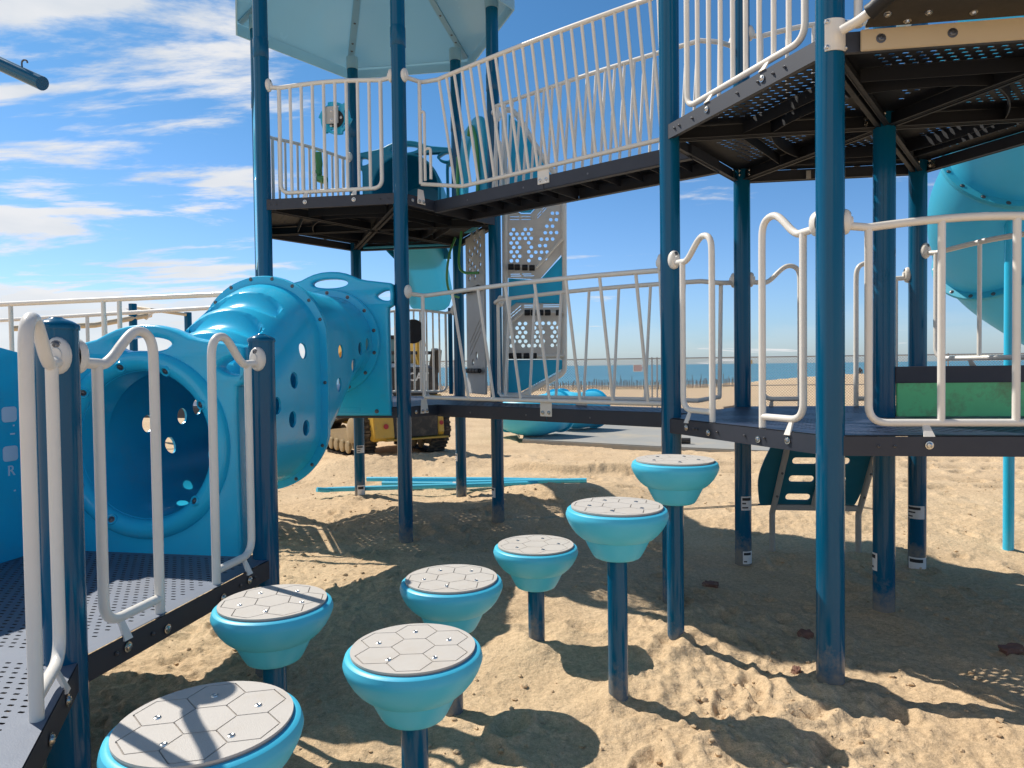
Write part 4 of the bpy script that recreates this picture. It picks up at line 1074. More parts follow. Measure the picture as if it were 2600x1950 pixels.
text_mesh('lettering', 'R', 0.075, lambda x, y, z: fp.p(0.212 - x, 0.0115 + z * 0.6, 1.002 + y), M['print'], pn)
ds = MB()
for (t, z, w) in ((0.19, 1.232, 0.010), (0.198, 1.19, 0.028), (0.195, 0.90, 0.012)):
    for o_ in (0.0115,): ds.add([fp.p(t - w / 2, o_, z - 0.004), fp.p(t + w / 2, o_, z - 0.004), fp.p(t + w / 2, o_, z + 0.004), fp.p(t - w / 2, o_, z + 0.004)], [(0, 1, 2, 3)])
ds.build('printed_dash', M['print'], pn)
tp = MB(); tp.tube([fp.p(0.05, -0.3, ZF + 1.13), fp.p(1.2, -0.3, ZF + 1.13)], 0.02, 10); tp.build('top_bar', M['post'], lp)

# ------------------------------------------------------------------ stepping stools
SG = 'stepping stools with grey tops'
st0 = thing('stepping_stool', 'nearest and largest-looking stepping stool, cut by the bottom edge, crossed by rail shadows', 'stepping stool', (0, 0, 0), SG)
RS = 0.2275; RD = 0.203
bw = MB().lathe([(RD - 0.006, -0.012), (RD + 0.003, -0.010), (RD + 0.010, -0.011), (RD + 0.018, -0.017), (RS - 0.002, -0.030), (RS, -0.040), (RS - 0.003, -0.052), (RS - 0.012, -0.074), (RS - 0.026, -0.098), (RS - 0.044, -0.120), (RS - 0.062, -0.136), (RS - 0.066, -0.139), (RS - 0.077, -0.1405), (RS - 0.080, -0.1415), (RS - 0.084, -0.152), (RS - 0.101, -0.186), (RS - 0.116, -0.214), (RS - 0.124, -0.226), (RS - 0.136, -0.232), (0.05, -0.232)], seg=64).build('bowl', M['bowl'], st0, ang=30)
gb = MB().lathe([(RD - 0.001, -0.014), (RD - 0.001, -0.0035), (0.001, -0.0035)], seg=64).build('pad_base', M['groove'], st0)
# grey pad: seven hexagons scored into a disc
HR = 0.0715; hexc = [(0, 0)] + [(HR * sqrt(3) * cos(R(60 * k + 30)), HR * sqrt(3) * sin(R(60 * k + 30))) for k in range(6)]
verts = []; faces = []
def addpoly(p):
    o_ = len(verts); verts.extend([Vector(q) for q in p]); faces.append(list(range(o_, o_ + len(p))))
disc = [(RD * cos(2 * pi * k / 72), RD * sin(2 * pi * k / 72)) for k in range(72)]
addpoly(disc)
pad_b = MB(); clip = lambda p: p
def hexp(c, r): return [(c[0] + r * cos(R(60 * k)), c[1] + r * sin(R(60 * k))) for k in range(6)]
gw = 0.0019
edges = set()
for c in hexc:
    h = hexp(c, HR)
    for k in range(6):
        a, b_ = h[k], h[(k + 1) % 6]; key = tuple(sorted([(round(a[0], 4), round(a[1], 4)), (round(b_[0], 4), round(b_[1], 4))]))
        edges.add(key)
for (a, b_) in sorted(edges):
    A = Vector(a); B = Vector(b_)
    if A.length > RD - 0.006 and B.length > RD - 0.006: continue
    if A.length > RD - 0.012: A = B.lerp(A, 0.72)
    if B.length > RD - 0.012: B = A.lerp(B, 0.72)
    if A.length > RD - 0.008 or B.length > RD - 0.008: continue
    d = (B - A).normalized(); q = Vector((-d.y, d.x)) * gw; A = A - d * 0.0005; B = B + d * 0.0005
    addpoly([A + q * -1, B + q * -1, B + q, A + q])
r = delaunay_2d_cdt(verts, [], faces, 1, 1e-6); ov, of, orig = r[0], r[2], r[5]
tri = [tuple(f) for f, og in zip(of, orig) if list(og) == [0]]
n = len(ov); cnt = set()
for f in tri:
    for k in range(3): cnt.add((f[k], f[(k + 1) % 3]))
vs = [(p.x, p.y, 0) for p in ov] + [(p.x, p.y, -0.006) for p in ov]
fs = list(tri) + [(b_, a, a + n, b_ + n) for (a, b_) in cnt if (b_, a) not in cnt]
mkobj('pad', vs, fs, M['seat'], st0, smooth=False)
bl = MB()
for k in range(5):
    a = R(72 * k + 20); bl.lathe([(0.0100, -0.0005), (0.0092, 0.002), (0.006, 0.0036), (0.0045, 0.0026), (0.001, 0.0026)], (0.122 * cos(a), 0.122 * sin(a), 0), seg=14)
bl.build('bolt', M['bolt'], st0)
MB().lathe([(0.0445, -1.5), (0.0445, -0.22), (0.04, -0.218)], seg=28).build('stool_post', M['post'], st0)
spots = [(-0.752, 1.655, 0.656, 12, None), (-0.942, 2.676, 0.60, 40, 'stepping stool beside the low platform, a single rail shadow across its top'),
         (-0.335, 2.25, 0.586, 3, 'stepping stool at the bottom centre with a fully sunlit grey top'), (-0.279, 3.043, 0.57, 28, 'stepping stool half hidden behind the bottom-centre stool'),
         (0.116, 3.69, 0.547, 50, 'low stepping stool farthest back left of the two tall ones'), (0.460, 3.07, 0.876, 16, 'tall stepping stool on a long post, nearer of the two tall ones'),
         (0.856, 3.65, 1.0, 33, 'tallest stepping stool, right in front of the tower post')]
for i, (x, y, z, rz, lb) in enumerate(spots):
    if i == 0: st0.location = (x, y, z); st0.rotation_euler = (0, 0, R(rz))
    else: dup(st0, (x, y, z), R(rz), lb, SG)

# ------------------------------------------------------------------ climbing wall beyond the roofed tower
YW = 7.35
cw = thing('climbing_wall', 'white and blue climbing wall with hexagon holes and black grips behind the bridges', 'climbing wall', (0.25, YW, 1.2))
fr = Frame((0, YW), (1, YW), 1)
tb = MB()
tb.tube(fillet([fr.p(0.10, 0, 1.19), fr.p(0.556, 0, 1.43), fr.p(0.56, 0, 1.6), fr.p(0.572, 0, 3.40), fr.p(0.363, 0, 3.68), fr.p(0.10, 0, 4.13), fr.p(0.03, 0, 4.2), fr.p(-0.045, 0, 4.2), fr.p(-0.054, 0, 3.1), fr.p(-0.07, 0, 1.2), fr.p(0.10, 0, 1.19)], [0, 0.1, 0, 0.2, 0, 0, 0.06, 0.06, 0, 0.05, 0], 6), 0.030, 12)
tb.build('frame', M['white'], cw)
plate('upper_blue_sheet', fr, [(-0.02, 3.22), (0.12, 3.12), (0.22, 3.12), (0.36, 3.28), (0.53, 3.38), (0.35, 3.64), (0.10, 4.06), (0.0, 4.15)], [], 0.02, 0.003, M['panelblue'], cw, out=0.012)
hs = []
def cluster(t0, t1, z0, z1, skip, r=0.0215):
    j = 0; z = z0
    while z <= z1:
        t = t0 + (0.027 if j % 2 else 0)
        while t <= t1:
            if (int(t * 1000) * 7 + j * 13) % 11 not in skip: hs.append(hexh(t, z, r))
            t += 0.062
        z += 0.047; j += 1
cluster(0.01, 0.24, 2.62, 2.97, (0, 3, 7))
n0 = len(hs)
for k, row in enumerate(([0.30, 0.36], [0.27, 0.33, 0.39], [0.30, 0.36], [0.33, 0.39, 0.45], [0.36, 0.42, 0.48], [0.39, 0.45], [0.42, 0.48], [0.45, 0.50])):
    for t in row: hs.append(hexh(t + (0.0 if k % 2 else 0.012), 2.64 + 0.068 * k, 0.0215))
for (a, b_, z) in ((0.0, 0.22, 3.05), (0.0, 0.22, 3.08), (0.0, 0.22, 2.475), (0.0, 0.25, 2.455)):
    hs.append([(a, z), (a + (b_ - a) * 0.45, z), (a + (b_ - a) * 0.45, z + 0.008), (a, z + 0.008)]); hs.append([(a + (b_ - a) * 0.55, z), (b_, z), (b_, z + 0.008), (a + (b_ - a) * 0.55, z + 0.008)])
for k in range(4):
    u0 = k / 4; u1 = u0 + 0.19
    for dz in (0, 0.03):
        p0 = (0.29 + 0.22 * u0, 3.06 + 0.24 * u0 + dz); p1 = (0.29 + 0.22 * u1, 3.06 + 0.24 * u1 + dz)
        hs.append([p0, p1, (p1[0], p1[1] + 0.01), (p0[0], p0[1] + 0.01)])
plate('perforated_sheet', fr, [(-0.03, 2.44), (0.31, 2.42), (0.54, 2.68), (0.545, 3.36), (0.36, 3.27), (0.22, 3.11), (0.12, 3.11), (-0.025, 3.2)], hs, 0.02, 0.002, M['panelwhite'], cw, out=-0.012)
plate('middle_blue_sheet', fr, [(-0.024, 2.432), (0.306, 2.407), (0.545, 2.66), (0.54, 2.16), (0.056, 2.175), (-0.028, 2.11)], [], 0.02, 0.003, M['panelblue'], cw, out=0.012)
hs = []
cluster(0.0, 0.50, 1.72, 1.99, (1, 5, 8), 0.0215)
for k in range(4):
    u0 = k / 4; u1 = u0 + 0.2
    for dz in (0, 0.035):
        p0 = (-0.02 + 0.13 * u0, 2.0 + 0.11 * u0 + dz); p1 = (-0.02 + 0.13 * u1, 2.0 + 0.11 * u1 + dz); hs.append([p0, p1, (p1[0], p1[1] + 0.01), (p0[0], p0[1] + 0.01)])
for z in (2.125, 2.145): hs.append([(0.14, z), (0.30, z), (0.30, z + 0.008), (0.14, z + 0.008)]); hs.append([(0.34, z), (0.52, z), (0.52, z + 0.008), (0.34, z + 0.008)])
plate('perforated_sheet', fr, [(-0.035, 1.58), (0.535, 1.575), (0.54, 2.165), (0.056, 2.178), (-0.03, 2.11)], hs, 0.02, 0.002, M['panelwhite'], cw, out=-0.012)
plate('lower_blue_sheet', fr, [(-0.035, 1.571), (0.534, 1.564), (0.533, 1.47), (0.08, 1.225), (-0.04, 1.225)], [], 0.02, 0.003, M['panelblue'], cw, out=0.012)
gb = MB(); gs = MB()
for pts, gts in (([(-0.02, 2.548), (0.266, 2.531), (0.55, 2.834)], [0.005, 0.07, 0.15, 0.225]), ([(-0.03, 1.938), (0.126, 2.066), (0.55, 2.06)], [0.17, 0.235, 0.31, 0.385, 0.50]), ([(-0.034, 1.612), (0.55, 1.607)], [0.0, 0.075, 0.155, 0.235])):
    gs.tube(fillet([fr.p(t, 0.055, z) for t, z in pts], 0.05, 5), 0.016, 10)
    for t in gts:
        for k in range(len(pts) - 1):
            if pts[k][0] <= t <= pts[k + 1][0] + 0.001: z = pts[k][1] + (pts[k + 1][1] - pts[k][1]) * (t - pts[k][0]) / (pts[k + 1][0] - pts[k][0])
        gb.lathe([(0.026, -0.030), (0.031, -0.026), (0.031, 0.026), (0.026, 0.030)], fr.p(t, 0.055, z), (1, 0, 0), 14)
gs.build('rung', M['white'], cw); gb.build('grip', M['black'], cw)

# ------------------------------------------------------------------ tube slide at the right
sl = thing('tube_slide', 'large turquoise spiral tube slide curving down from right tower', 'slide', (4.2, 6.2, 0))
sp = catmull([(3.30, 4.62, 3.52), (3.66, 5.02, 3.48), (4.02, 5.52, 3.22), (4.16, 6.1, 2.82), (4.62, 6.62, 2.42), (5.3, 6.75, 2.0), (5.95, 6.4, 1.55), (6.25, 5.7, 1.15), (6.3, 4.9, 0.8), (6.3, 4.2, 0.6)], 12)
tb = MB(); tb.tube(sp, 0.43, 40); tb.build('tube', M['aqua'], sl)
fb = MB(); bb = MB()
for i in (28, 46, 62, 80):
    p = sp[i]; t = (sp[i + 1] - sp[i - 1]).normalized()
    fb.lathe([(0.42, -0.022), (0.492, -0.020), (0.494, -0.002), (0.492, 0.0), (0.494, 0.002), (0.492, 0.020), (0.42, 0.022)], p, t, 56)
    x = t.orthogonal().normalized(); y = t.cross(x)
    for k in range(16):
        a = 2 * pi * k / 16; q = p + (x * cos(a) + y * sin(a)) * 0.463
        bb.bolt(q + t * 0.02, t, 0.014); bb.bolt(q - t * 0.02, -t, 0.014)
fo = fb.build('flange', M['aqua'], sl); bb.build('bolt', M['bolt_dark'], fo)
MB().lathe([(0.040, -0.4), (0.040, 2.74), (0.036, 2.745)], (4.07, 5.66, 0), seg=20).build('support_pole', M['tunnel'], sl)

# ------------------------------------------------------------------ arched belt climber clamped to the nearest post (top right)
ac = thing('arch_climber', 'arched climber with dark belting, white tubes and beige board fixed to upper deck', 'climber', (P6[0], P6[1], 2.9))
fr = Frame(P6, R6)
bd = MB(); bd.beam(fr.p(0.115, 0.06, 2.965), fr.p(1.2, 0.06, 2.965), 0.014, 0.095); bdo = bd.build('edge_board', M['beige'], ac, bevel=0.003)
bl = MB()
for t in (0.20, 0.50, 0.85, 1.1): bl.bolt(fr.p(t, 0.067, 2.966), fr.n, 0.016)
bl.build('bolt', M['bolt_dark'], bdo)
kb = MB()
vs = []; fs = []
for i in range(13):
    a = R(-133 + 112 * i / 12)
    for rr_, in ((PR + 0.002,), (PR + 0.007,)):
        for z in (2.93, 3.075): vs.append((P6[0] + rr_ * cos(a), P6[1] + rr_ * sin(a), z))
for i in range(12):
    o_ = 4 * i; fs += [(o_, o_ + 1, o_ + 5, o_ + 4), (o_ + 2, o_ + 6, o_ + 7, o_ + 3), (o_ + 1, o_ + 3, o_ + 7, o_ + 5), (o_, o_ + 4, o_ + 6, o_ + 2)]
fs += [(0, 2, 3, 1), (48, 49, 51, 50)]
kb.add(vs, fs); ko = kb.build('clamp_plate', M['white'], ac)
bl = MB()
for a in (R(-124), R(-42)):
    for z in (2.945, 3.06): bl.bolt((P6[0] + (PR + 0.007) * cos(a), P6[1] + (PR + 0.007) * sin(a), z), (cos(a), sin(a), 0), 0.010)
bl.build('bolt', M['bolt'], ko)
arch = catmull([fr.p(0.02, 0.10, 3.00), fr.p(0.10, 0.16, 3.03), fr.p(0.22, 0.30, 3.10), fr.p(0.38, 0.50, 3.155), fr.p(0.60, 0.72, 3.17), fr.p(0.85, 0.86, 3.16), fr.p(1.2, 0.9, 3.14)], 8)
tb = MB(); tb.tube(arch, 0.021, 14)
tb.tube(fillet([fr.p(0.105, 0.06, 3.03), fr.p(0.115, 0.03, 3.5), fr.p(0.13, 0.03, 3.9)], 0.05), 0.019, 12)
tb.tube(fillet([fr.p(0.115, 0.03, 3.20), fr.p(0.22, 0.16, 3.27), fr.p(0.4, 0.42, 3.36), fr.p(0.7, 0.7, 3.40)], 0.08), 0.021, 12)
tb.build('tube_frame', M['white'], ac)
fm = MB(); seg_ = arch[9:25]
pth = []; rad = []
for i, p in enumerate(seg_):
    pth.append(p); rad.append(0.034 if i % 2 else 0.037)
fm.tube(pth, rad, 18); fm.build('foam_sleeve', M['black'], ac)
bm_ = MB(); vs = []; fs = []; nn_ = 12
low = [fr.p(0.13 + 1.07 * i / nn_, 0.075, 3.015) for i in range(nn_ + 1)]
ia = arch[10:]; up_ = [ia[int(i * (len(ia) - 1) / nn_)] + Vector((0, 0, 0.0)) for i in range(nn_ + 1)]
for i in range(nn_ + 1):
    for k in range(7):
        u = k / 6; q = low[i].lerp(up_[i], u); q.z -= 0.05 * sin(pi * u) * min(1, i / 4) ; vs.append(q)
for i in range(nn_ + 1):
    for k in range(7): vs.append(Vector(vs[i * 7 + k]) + Vector((0, 0, 0.009)))
o2 = 7 * (nn_ + 1)
for i in range(nn_):
    for k in range(6):
        a = i * 7 + k; fs += [(a, a + 1, a + 8, a + 7), (a + o2, a + o2 + 7, a + o2 + 8, a + o2 + 1)]
    fs += [(i * 7, (i + 1) * 7, (i + 1) * 7 + o2, i * 7 + o2), (i * 7 + 6, i * 7 + 6 + o2, (i + 1) * 7 + 6 + o2, (i + 1) * 7 + 6)]
fs.append(tuple(list(range(7)) + [o2 + k for k in range(6, -1, -1)]))
bm_.add(vs, fs); bo = bm_.build('belting', M['belt'], ac)
bl = MB()
for (i, k) in ((1, 3), (3, 5), (3, 2), (6, 5), (2, 1), (5, 1)):
    q = Vector(vs[i * 7 + k]); nv = (Vector(vs[i * 7 + k]) - Vector(vs[(i + 1) * 7 + k])).cross(Vector(vs[i * 7 + k]) - Vector(vs[i * 7 + k + 1])).normalized()
    if nv.z > 0: nv = -nv
    bl.bolt(q, nv, 0.012, 0.014)
bl.build('bolt', M['bolt'], bo)

# ------------------------------------------------------------------ curved step climber at the rear of the right tower
sc = thing('step_climber', 'teal slotted step climber on grey legs under the rear of the right tower', 'climber', (2.55, 5.95, 0))
fr = Frame(P7, P9, -1)
def leanf(t, z, o0=0.13, k=0.30): return fr.p(t - 0.07, o0 + (1.1 - z) * k, z)
class LF:
    def p(s, t, o, z):
        n = (fr.n * 0.96 + Vector((0, 0, 0.28))); return leanf(t, z) + n * o
outl = smooth2d([(0.46, 1.12), (0.40, 0.98), (0.33, 0.82), (0.27, 0.66), (0.245, 0.52), (0.26, 0.37), (0.275, 0.315), (0.32, 0.31), (0.98, 0.31), (1.02, 0.32), (1.06, 0.42), (1.10, 0.55), (1.14, 0.70), (1.2, 0.88), (1.24, 1.12)], 4)
sh = []
for z in (0.86, 0.70, 0.545, 0.385):
    for a, b_ in ((0.505, 0.70), (0.76, 0.95)): sh.append(rrect(a - (0.7 - z) * 0.10, z - 0.029, b_ - (0.7 - z) * 0.10, z + 0.029, 0.027))
plate('step_sheet', LF(), outl, sh, 0.02, 0.004, M['slate'], sc)
for t, foot in ((0.42, True), (0.735, False), (1.10, True)):
    tb = MB(); pts = [leanf(t + 0.07, 1.12, 0.08), leanf(t - 0.045, 0.31, 0.08)]
    if foot: pts += [leanf(t - 0.055, 0.25, 0.08), Vector(leanf(t - 0.055, 0.25, 0.08)) + Vector((0, 0, -0.55))]
    tb.tube(fillet(pts, 0.06, 5), 0.024, 12)
    lo = tb.build('leg', M['grey_tube'], sc)
    bl = MB()
    for z in (0.82, 0.60, 0.40): bl.bolt(leanf(t + 0.07 - (1.12 - z) * 0.14, z, 0.055), -fr.n, 0.008)
    bl.build('bolt', M['bolt_dark'], lo)
cb = MB(); cb.beam(leanf(0.385, 0.30, 0.08), leanf(1.05, 0.30, 0.08), 0.03, 0.045); cb.build('cross_bar', M['grey_tube'], sc)

# ------------------------------------------------------------------ tracked loader standing behind the roofed tower
LY = 12.0; yaw = R(33)
M['mud'] = mat('muddy_yellow_paint', (0.34, 0.25, 0.13), 0.8, var=0.2, dirt=(0.30, 0.23, 0.15), dscale=3.5, damt=0.95, bump=0.4, bscale=25)
ld = thing('track_loader', 'dusty yellow and black compact track loader seen from behind beyond the tunnel', 'loader', (-1.9, LY, 0))
Mz = Matrix.Rotation(yaw, 3, 'Z')
def lw(x, y, z): return Mz @ Vector((x, y, 0)) + Vector((-1.84, LY + 0.05, z - 0.04))
class LB:
    def __init__(s): s.m = MB()
    def box(s, x0, x1, y0, y1, z0, z1, tx=0.0):
        vs = [lw(x, y, z) for x in (x0, x1) for y in (y0, y1) for z in (z0, z1)]
        s.m.add(vs, [(0, 1, 3, 2), (4, 6, 7, 5), (0, 4, 5, 1), (2, 3, 7, 6), (0, 2, 6, 4), (1, 5, 7, 3)]); return s
    def poly(s, pts, x0, x1):
        n = len(pts); vs = [lw(x0, y, z) for y, z in pts] + [lw(x1, y, z) for y, z in pts]
        s.m.add(vs, [tuple(range(n)), tuple(range(n, 2 * n))[::-1]] + [(i, i + n, (i + 1) % n + n, (i + 1) % n) for i in range(n)]); return s
# undercarriage: local x across, y forwards (rear face at y = 0)
for sx in (-1, 1):
    x0, x1 = (-0.87, -0.52) if sx < 0 else (0.52, 0.87)
    loop = fillet([(0, 0.02, 0.36), (0, 0.30, 0.02), (0, 1.75, 0.02), (0, 2.05, 0.30), (0, 1.85, 0.50), (0, 0.42, 0.72), (0, 0.10, 0.70)], 0.16, 5, closed=True)
    t = MB(); n = len(loop); vs = []
    for p in loop:
        for x in (x0, x1): vs.append(lw(x, p.y, p.z))
    t.add(vs, [(2 * i, 2 * i + 1, 2 * ((i + 1) % n) + 1, 2 * ((i + 1) % n)) for i in range(n)])
    # lugs
    per = []; acc = 0
    dense = []
    for i in range(n):
        a, b_ = loop[i], loop[(i + 1) % n]
        m_ = max(1, int((b_ - a).length / 0.02))
        for k in range(m_): dense.append(a.lerp(b_, k / m_))
    c_ = Vector((0, 1.0, 0.36)); step = 4
    for i in range(0, len(dense), step):
        a, b_ = dense[i], dense[(i + 2) % len(dense)]; tn_ = (b_ - a).normalized(); nn = Vector((0, -tn_.z, tn_.y))
        if nn.dot(a - c_) < 0: nn = -nn
        q = [a, b_, b_ - tn_ * 0.006 + nn * 0.035, a + tn_ * 0.006 + nn * 0.035]
        vs = [lw(x, p.y, p.z) for x in (x0, x1) for p in q]
        t.add(vs, [(0, 1, 2, 3), (7, 6, 5, 4), (0, 4, 5, 1), (1, 5, 6, 2), (2, 6, 7, 3), (3, 7, 4, 0)])
    to = t.build('track', M['track'], ld, smooth=False)
    ufr = LB(); ufr.poly([(0.35, 0.15), (1.7, 0.15), (1.85, 0.34), (1.5, 0.42), (0.5, 0.52)], x0 + 0.02, x1 - 0.02); ufr.m.build('track_frame', M['mud'], to, bevel=0.01)
    wl = MB(); ax = Mz @ Vector((1, 0, 0))
    for (y, z, r_) in ((0.36, 0.47, 0.22), (0.55, 0.17, 0.11), (0.85, 0.17, 0.11), (1.15, 0.17, 0.11), (1.45, 0.17, 0.11), (1.78, 0.28, 0.19)):
        for x in (x0 + 0.0, x1 - 0.0):
            wl.lathe([(r_ * 0.45, -0.03), (r_ * 0.9, -0.025), (r_, -0.012), (r_, 0.012), (r_ * 0.9, 0.025), (r_ * 0.45, 0.03), (r_ * 0.2, 0.04)], lw(x, y, z), ax, 22)
    wl.build('wheel', M['mud'], to)
bod = LB(); bod.poly([(0.06, 0.66), (0.0, 0.72), (0.0, 1.05), (0.35, 1.05), (2.0, 0.9), (2.0, 0.5), (0.4, 0.5)], -0.56, 0.56)
bod.m.build('chassis', M['yellow'], ld, bevel=0.015)
q = LB()
q.poly([(-0.12, 0.30), (-0.16, 0.36), (-0.10, 0.72), (-0.02, 1.06), (0.25, 1.06), (0.25, 0.30)], -0.66, -0.30)
q.m.build('counterweight', M['yellow'], ld, bevel=0.012); q = LB()
q.poly([(-0.06, 0.34), (-0.10, 0.40), (-0.06, 0.75), (-0.02, 1.06), (0.25, 1.06), (0.25, 0.34)], 0.56, 0.68)
cwt = q.m.build('counterweight', M['yellow'], ld, bevel=0.012)
dec = MB()
for (x, y, z, r_) in ((-0.45, -0.145, 0.55, 0.045), (0.62, -0.10, 0.56, 0.04)):
    dec.lathe([(r_, 0), (r_, 0.004)], lw(x, y, z) , Mz @ Vector((0, -1, 0.1)), 20)
dec.build('round_decal', M['red'], cwt)
q = LB(); q.box(-0.30, 0.56, -0.085, 0.2, 0.34, 0.74); q.box(-0.30, 0.56, -0.065, 0.3, 0.745, 1.02); q.m.build('grille', M['machine_black'], ld, bevel=0.01)
q = LB(); q.poly([(-0.14, 0.29), (-0.20, 0.30), (-0.20, 0.325), (0.2, 0.325), (0.2, 0.29)], -0.46, 0.72); q.m.build('bumper', M['yellow'], ld, bevel=0.006)
q = LB(); q.box(-0.58, 0.64, 0.02, 0.8, 1.06, 1.52); q.poly([(0.03, 1.522), (0.75, 1.66), (0.75, 1.522)], -0.56, 0.62); eh = q.m.build('engine_door', M['machine_black'], ld, bevel=0.02)
lv = LB()
for k in range(4): lv.box(-0.30, 0.46, 0.16 + 0.09 * k, 0.20 + 0.09 * k, 1.552 + 0.017 * k, 1.572 + 0.017 * k)
lv.m.build('louvre', M['letter'], eh)
text_mesh('lettering', 'CAT', 0.20, lambda x, y, z: lw(0.24 + x, 0.012 - z, 1.375 + y), M['letter'], eh, bold=0.004)
q = LB(); q.box(-0.72, 0.78, 0.30, 0.38, 1.78, 1.84); q.poly([(0.30, 1.45), (0.22, 1.86), (0.42, 1.9), (0.6, 1.40)], 0.70, 0.82); q.m.build('rear_guard', M['machine_black'], ld, bevel=0.01)
q = LB(); q.poly([(0.25, 1.40), (0.3, 2.12), (0.5, 2.12), (1.15, 1.42)], 0.36, 0.50); q.poly([(0.25, 1.40), (0.3, 2.12), (0.5, 2.12), (1.15, 1.42)], -0.80, -0.68); q.poly([(0.30, 1.92), (0.35, 2.12), (2.3, 1.5), (2.3, 1.35)], 0.44, 0.54); q.poly([(0.30, 1.92), (0.35, 2.12), (2.3, 1.5), (2.3, 1.35)], -0.94, -0.84); q.m.build('lift_arm', M['yellow'], ld, bevel=0.012)
q = LB(); q.box(-0.60, -0.52, 0.75, 0.82, 1.5, 2.1); q.box(0.16, 0.24, 0.75, 0.82, 1.5, 2.1); q.box(-0.62, 0.26, 0.7, 1.8, 2.07, 2.14); q.box(-0.60, -0.52, 1.7, 1.78, 1.0, 2.1); q.box(0.16, 0.24, 1.7, 1.78, 1.0, 2.1); cab = q.m.build('cab', M['machine_black'], ld, bevel=0.015)
q = LB(); q.box(-0.52, 0.16, 0.77, 0.79, 1.55, 2.07); q.m.build('rear_window', M['glass'], cab)

# ------------------------------------------------------------------ loose tubes and slide sections lying about
def atg(x, y, h=0.02): return Vector((x, y, gz(x, y) + h))
LT = 'loose blue tubes lying on the sand'
tubes = [('long blue tube on top of the loose bundle on the sand', [(-1.92, 9.05, 0.06), (-0.2, 8.75, 0.07), (0.55, 8.62, 0.05)]),
         ('blue tube in the middle of the loose bundle carrying a pale paper tag', [(-1.7, 8.95, 0.02), (0.0, 8.62, 0.02)]),
         ('blue tube with a bent left end lying lowest on the sand', [(-2.38, 8.35, 0.05), (-2.26, 8.44, 0.03), (-2.1, 8.50, 0.02), (-0.1, 8.45, 0.02), (0.3, 8.42, 0.02)]),
         ('short sandy blue tube reaching farthest right in the bundle', [(-0.6, 8.72, 0.03), (0.9, 8.45, 0.04)])]
for lb, pts in tubes:
    zz = max(gz(x, y) for x, y, h in pts)
    pp = catmull([(x, y, gz(x, y) * 0.5 + zz * 0.5 + h) for x, y, h in pts], 5) if len(pts) > 3 else [Vector((x, y, gz(x, y) * 0.4 + zz * 0.6 + h)) for x, y, h in pts]
    o = MB().tube(pp, 0.030, 12); c = pp[len(pp) // 2]
    ob = mkobj('loose_tube', o.v, o.f, M['bowl'], loc=c); tag(ob, lb, 'tube', LT)
    if 'tag' in lb:
        ob['_o'] = list(c); a, b_ = pp[0], pp[-1]; MB().tube([a.lerp(b_, 0.55), a.lerp(b_, 0.66)], 0.0315, 12).build('paper_tag', M['sticker'], ob)
SS = 'turquoise slide sections on the concrete pad'
def slide_section(label, pts, r_):
    pp = catmull(pts, 8); th = thing('slide_section', label, 'slide section', pp[len(pp) // 2], SS)
    q = MB(); q.tube(pp, r_, 36, caps=False); n = len(q.v); q.tube(pp, r_ - 0.015, 36, caps=False)
    m_ = len(pp)
    for j in (0, m_ - 1):
        for k in range(36): q.f.append((j * 36 + k, j * 36 + (k + 1) % 36, n + j * 36 + (k + 1) % 36, n + j * 36 + k))
    q.build('shell', M['bowl'], th)
    for j, o_ in ((0, 1), (m_ - 1, -2)):
        t = (pp[1] - pp[0]).normalized() if j == 0 else (pp[-1] - pp[-2]).normalized()
        vs = []; fs = []; x = t.orthogonal().normalized(); y = t.cross(x); pr_ = [(r_ - 0.012, -0.014), (r_ + 0.055, -0.014), (r_ + 0.055, 0.014), (r_ - 0.012, 0.014)]
        for rr_, h in pr_:
            for k in range(40): a = 2 * pi * k / 40; vs.append(pp[j] + t * h + (x * cos(a) + y * sin(a)) * rr_)
        for i in range(4):
            for k in range(40): fs.append((i * 40 + k, i * 40 + (k + 1) % 40, ((i + 1) % 4) * 40 + (k + 1) % 40, ((i + 1) % 4) * 40 + k))
        mkobj('flange', vs, fs, M['tunnel'], th)
slide_section('left bright blue slide section lying on the front edge of the concrete pad', [(-0.05, 15.3, 0.52), (0.2, 14.85, 0.46), (0.55, 14.75, 0.45), (1.0, 15.2, 0.52)], 0.43)
slide_section('right bright blue slide section lying on the concrete pad just behind the other one', [(1.15, 16.4, 0.5), (1.5, 16.1, 0.46), (1.95, 16.6, 0.47)], 0.42)
pv = MB(); pv.tube([(3.0, 13.1, 0.06), (3.35, 13.0, 0.06)], 0.055, 14); o = pv.build('pipe_offcut', M['machine_black']); tag(o, 'short dark pipe offcut lying on the concrete pad', 'pipe')

# ------------------------------------------------------------------ fences and signs
fe = thing('chain_link_fence', 'grey chain-link fence across the beach behind the playground', 'fence', (2, 22, 0))
FA, FB = (-14.0, 24.2), (20.0, 20.0); ff = Frame(FA, FB); FZ = 1.70
for k, t in enumerate([0.0, 3.05, 6.1, 9.15, 12.2, 15.25, 18.58, 18.74, 21.3, 24.3, 27.35, 30.4, 33.4]):
    c = ff.p(t, 0, 0); MB().cyl(c + Vector((0, 0, -0.3)), c + Vector((0, 0, FZ + 0.04)), 0.024, 10).build('fence_post', M['galv'], fe)
tb = MB(); tb.tube([ff.p(0, 0, FZ), ff.p(ff.L, 0, FZ)], 0.018, 8); tb.tube([ff.p(0, 0, 0.82), ff.p(ff.L, 0, 0.82)], 0.014, 8); tb.build('rail', M['galv'], fe)
wm = MB(); dw = 0.085; n_ = int(ff.L / dw); hw = FZ + 0.12
def wire(a, b_):
    d = (b_ - a).normalized(); s_ = Vector((0, 0, 1)).cross(d); s_ = d.cross(ff.n).normalized() * 0.0042
    wm.add([a - s_, b_ - s_, b_ + s_, a + s_], [(0, 1, 2, 3)])
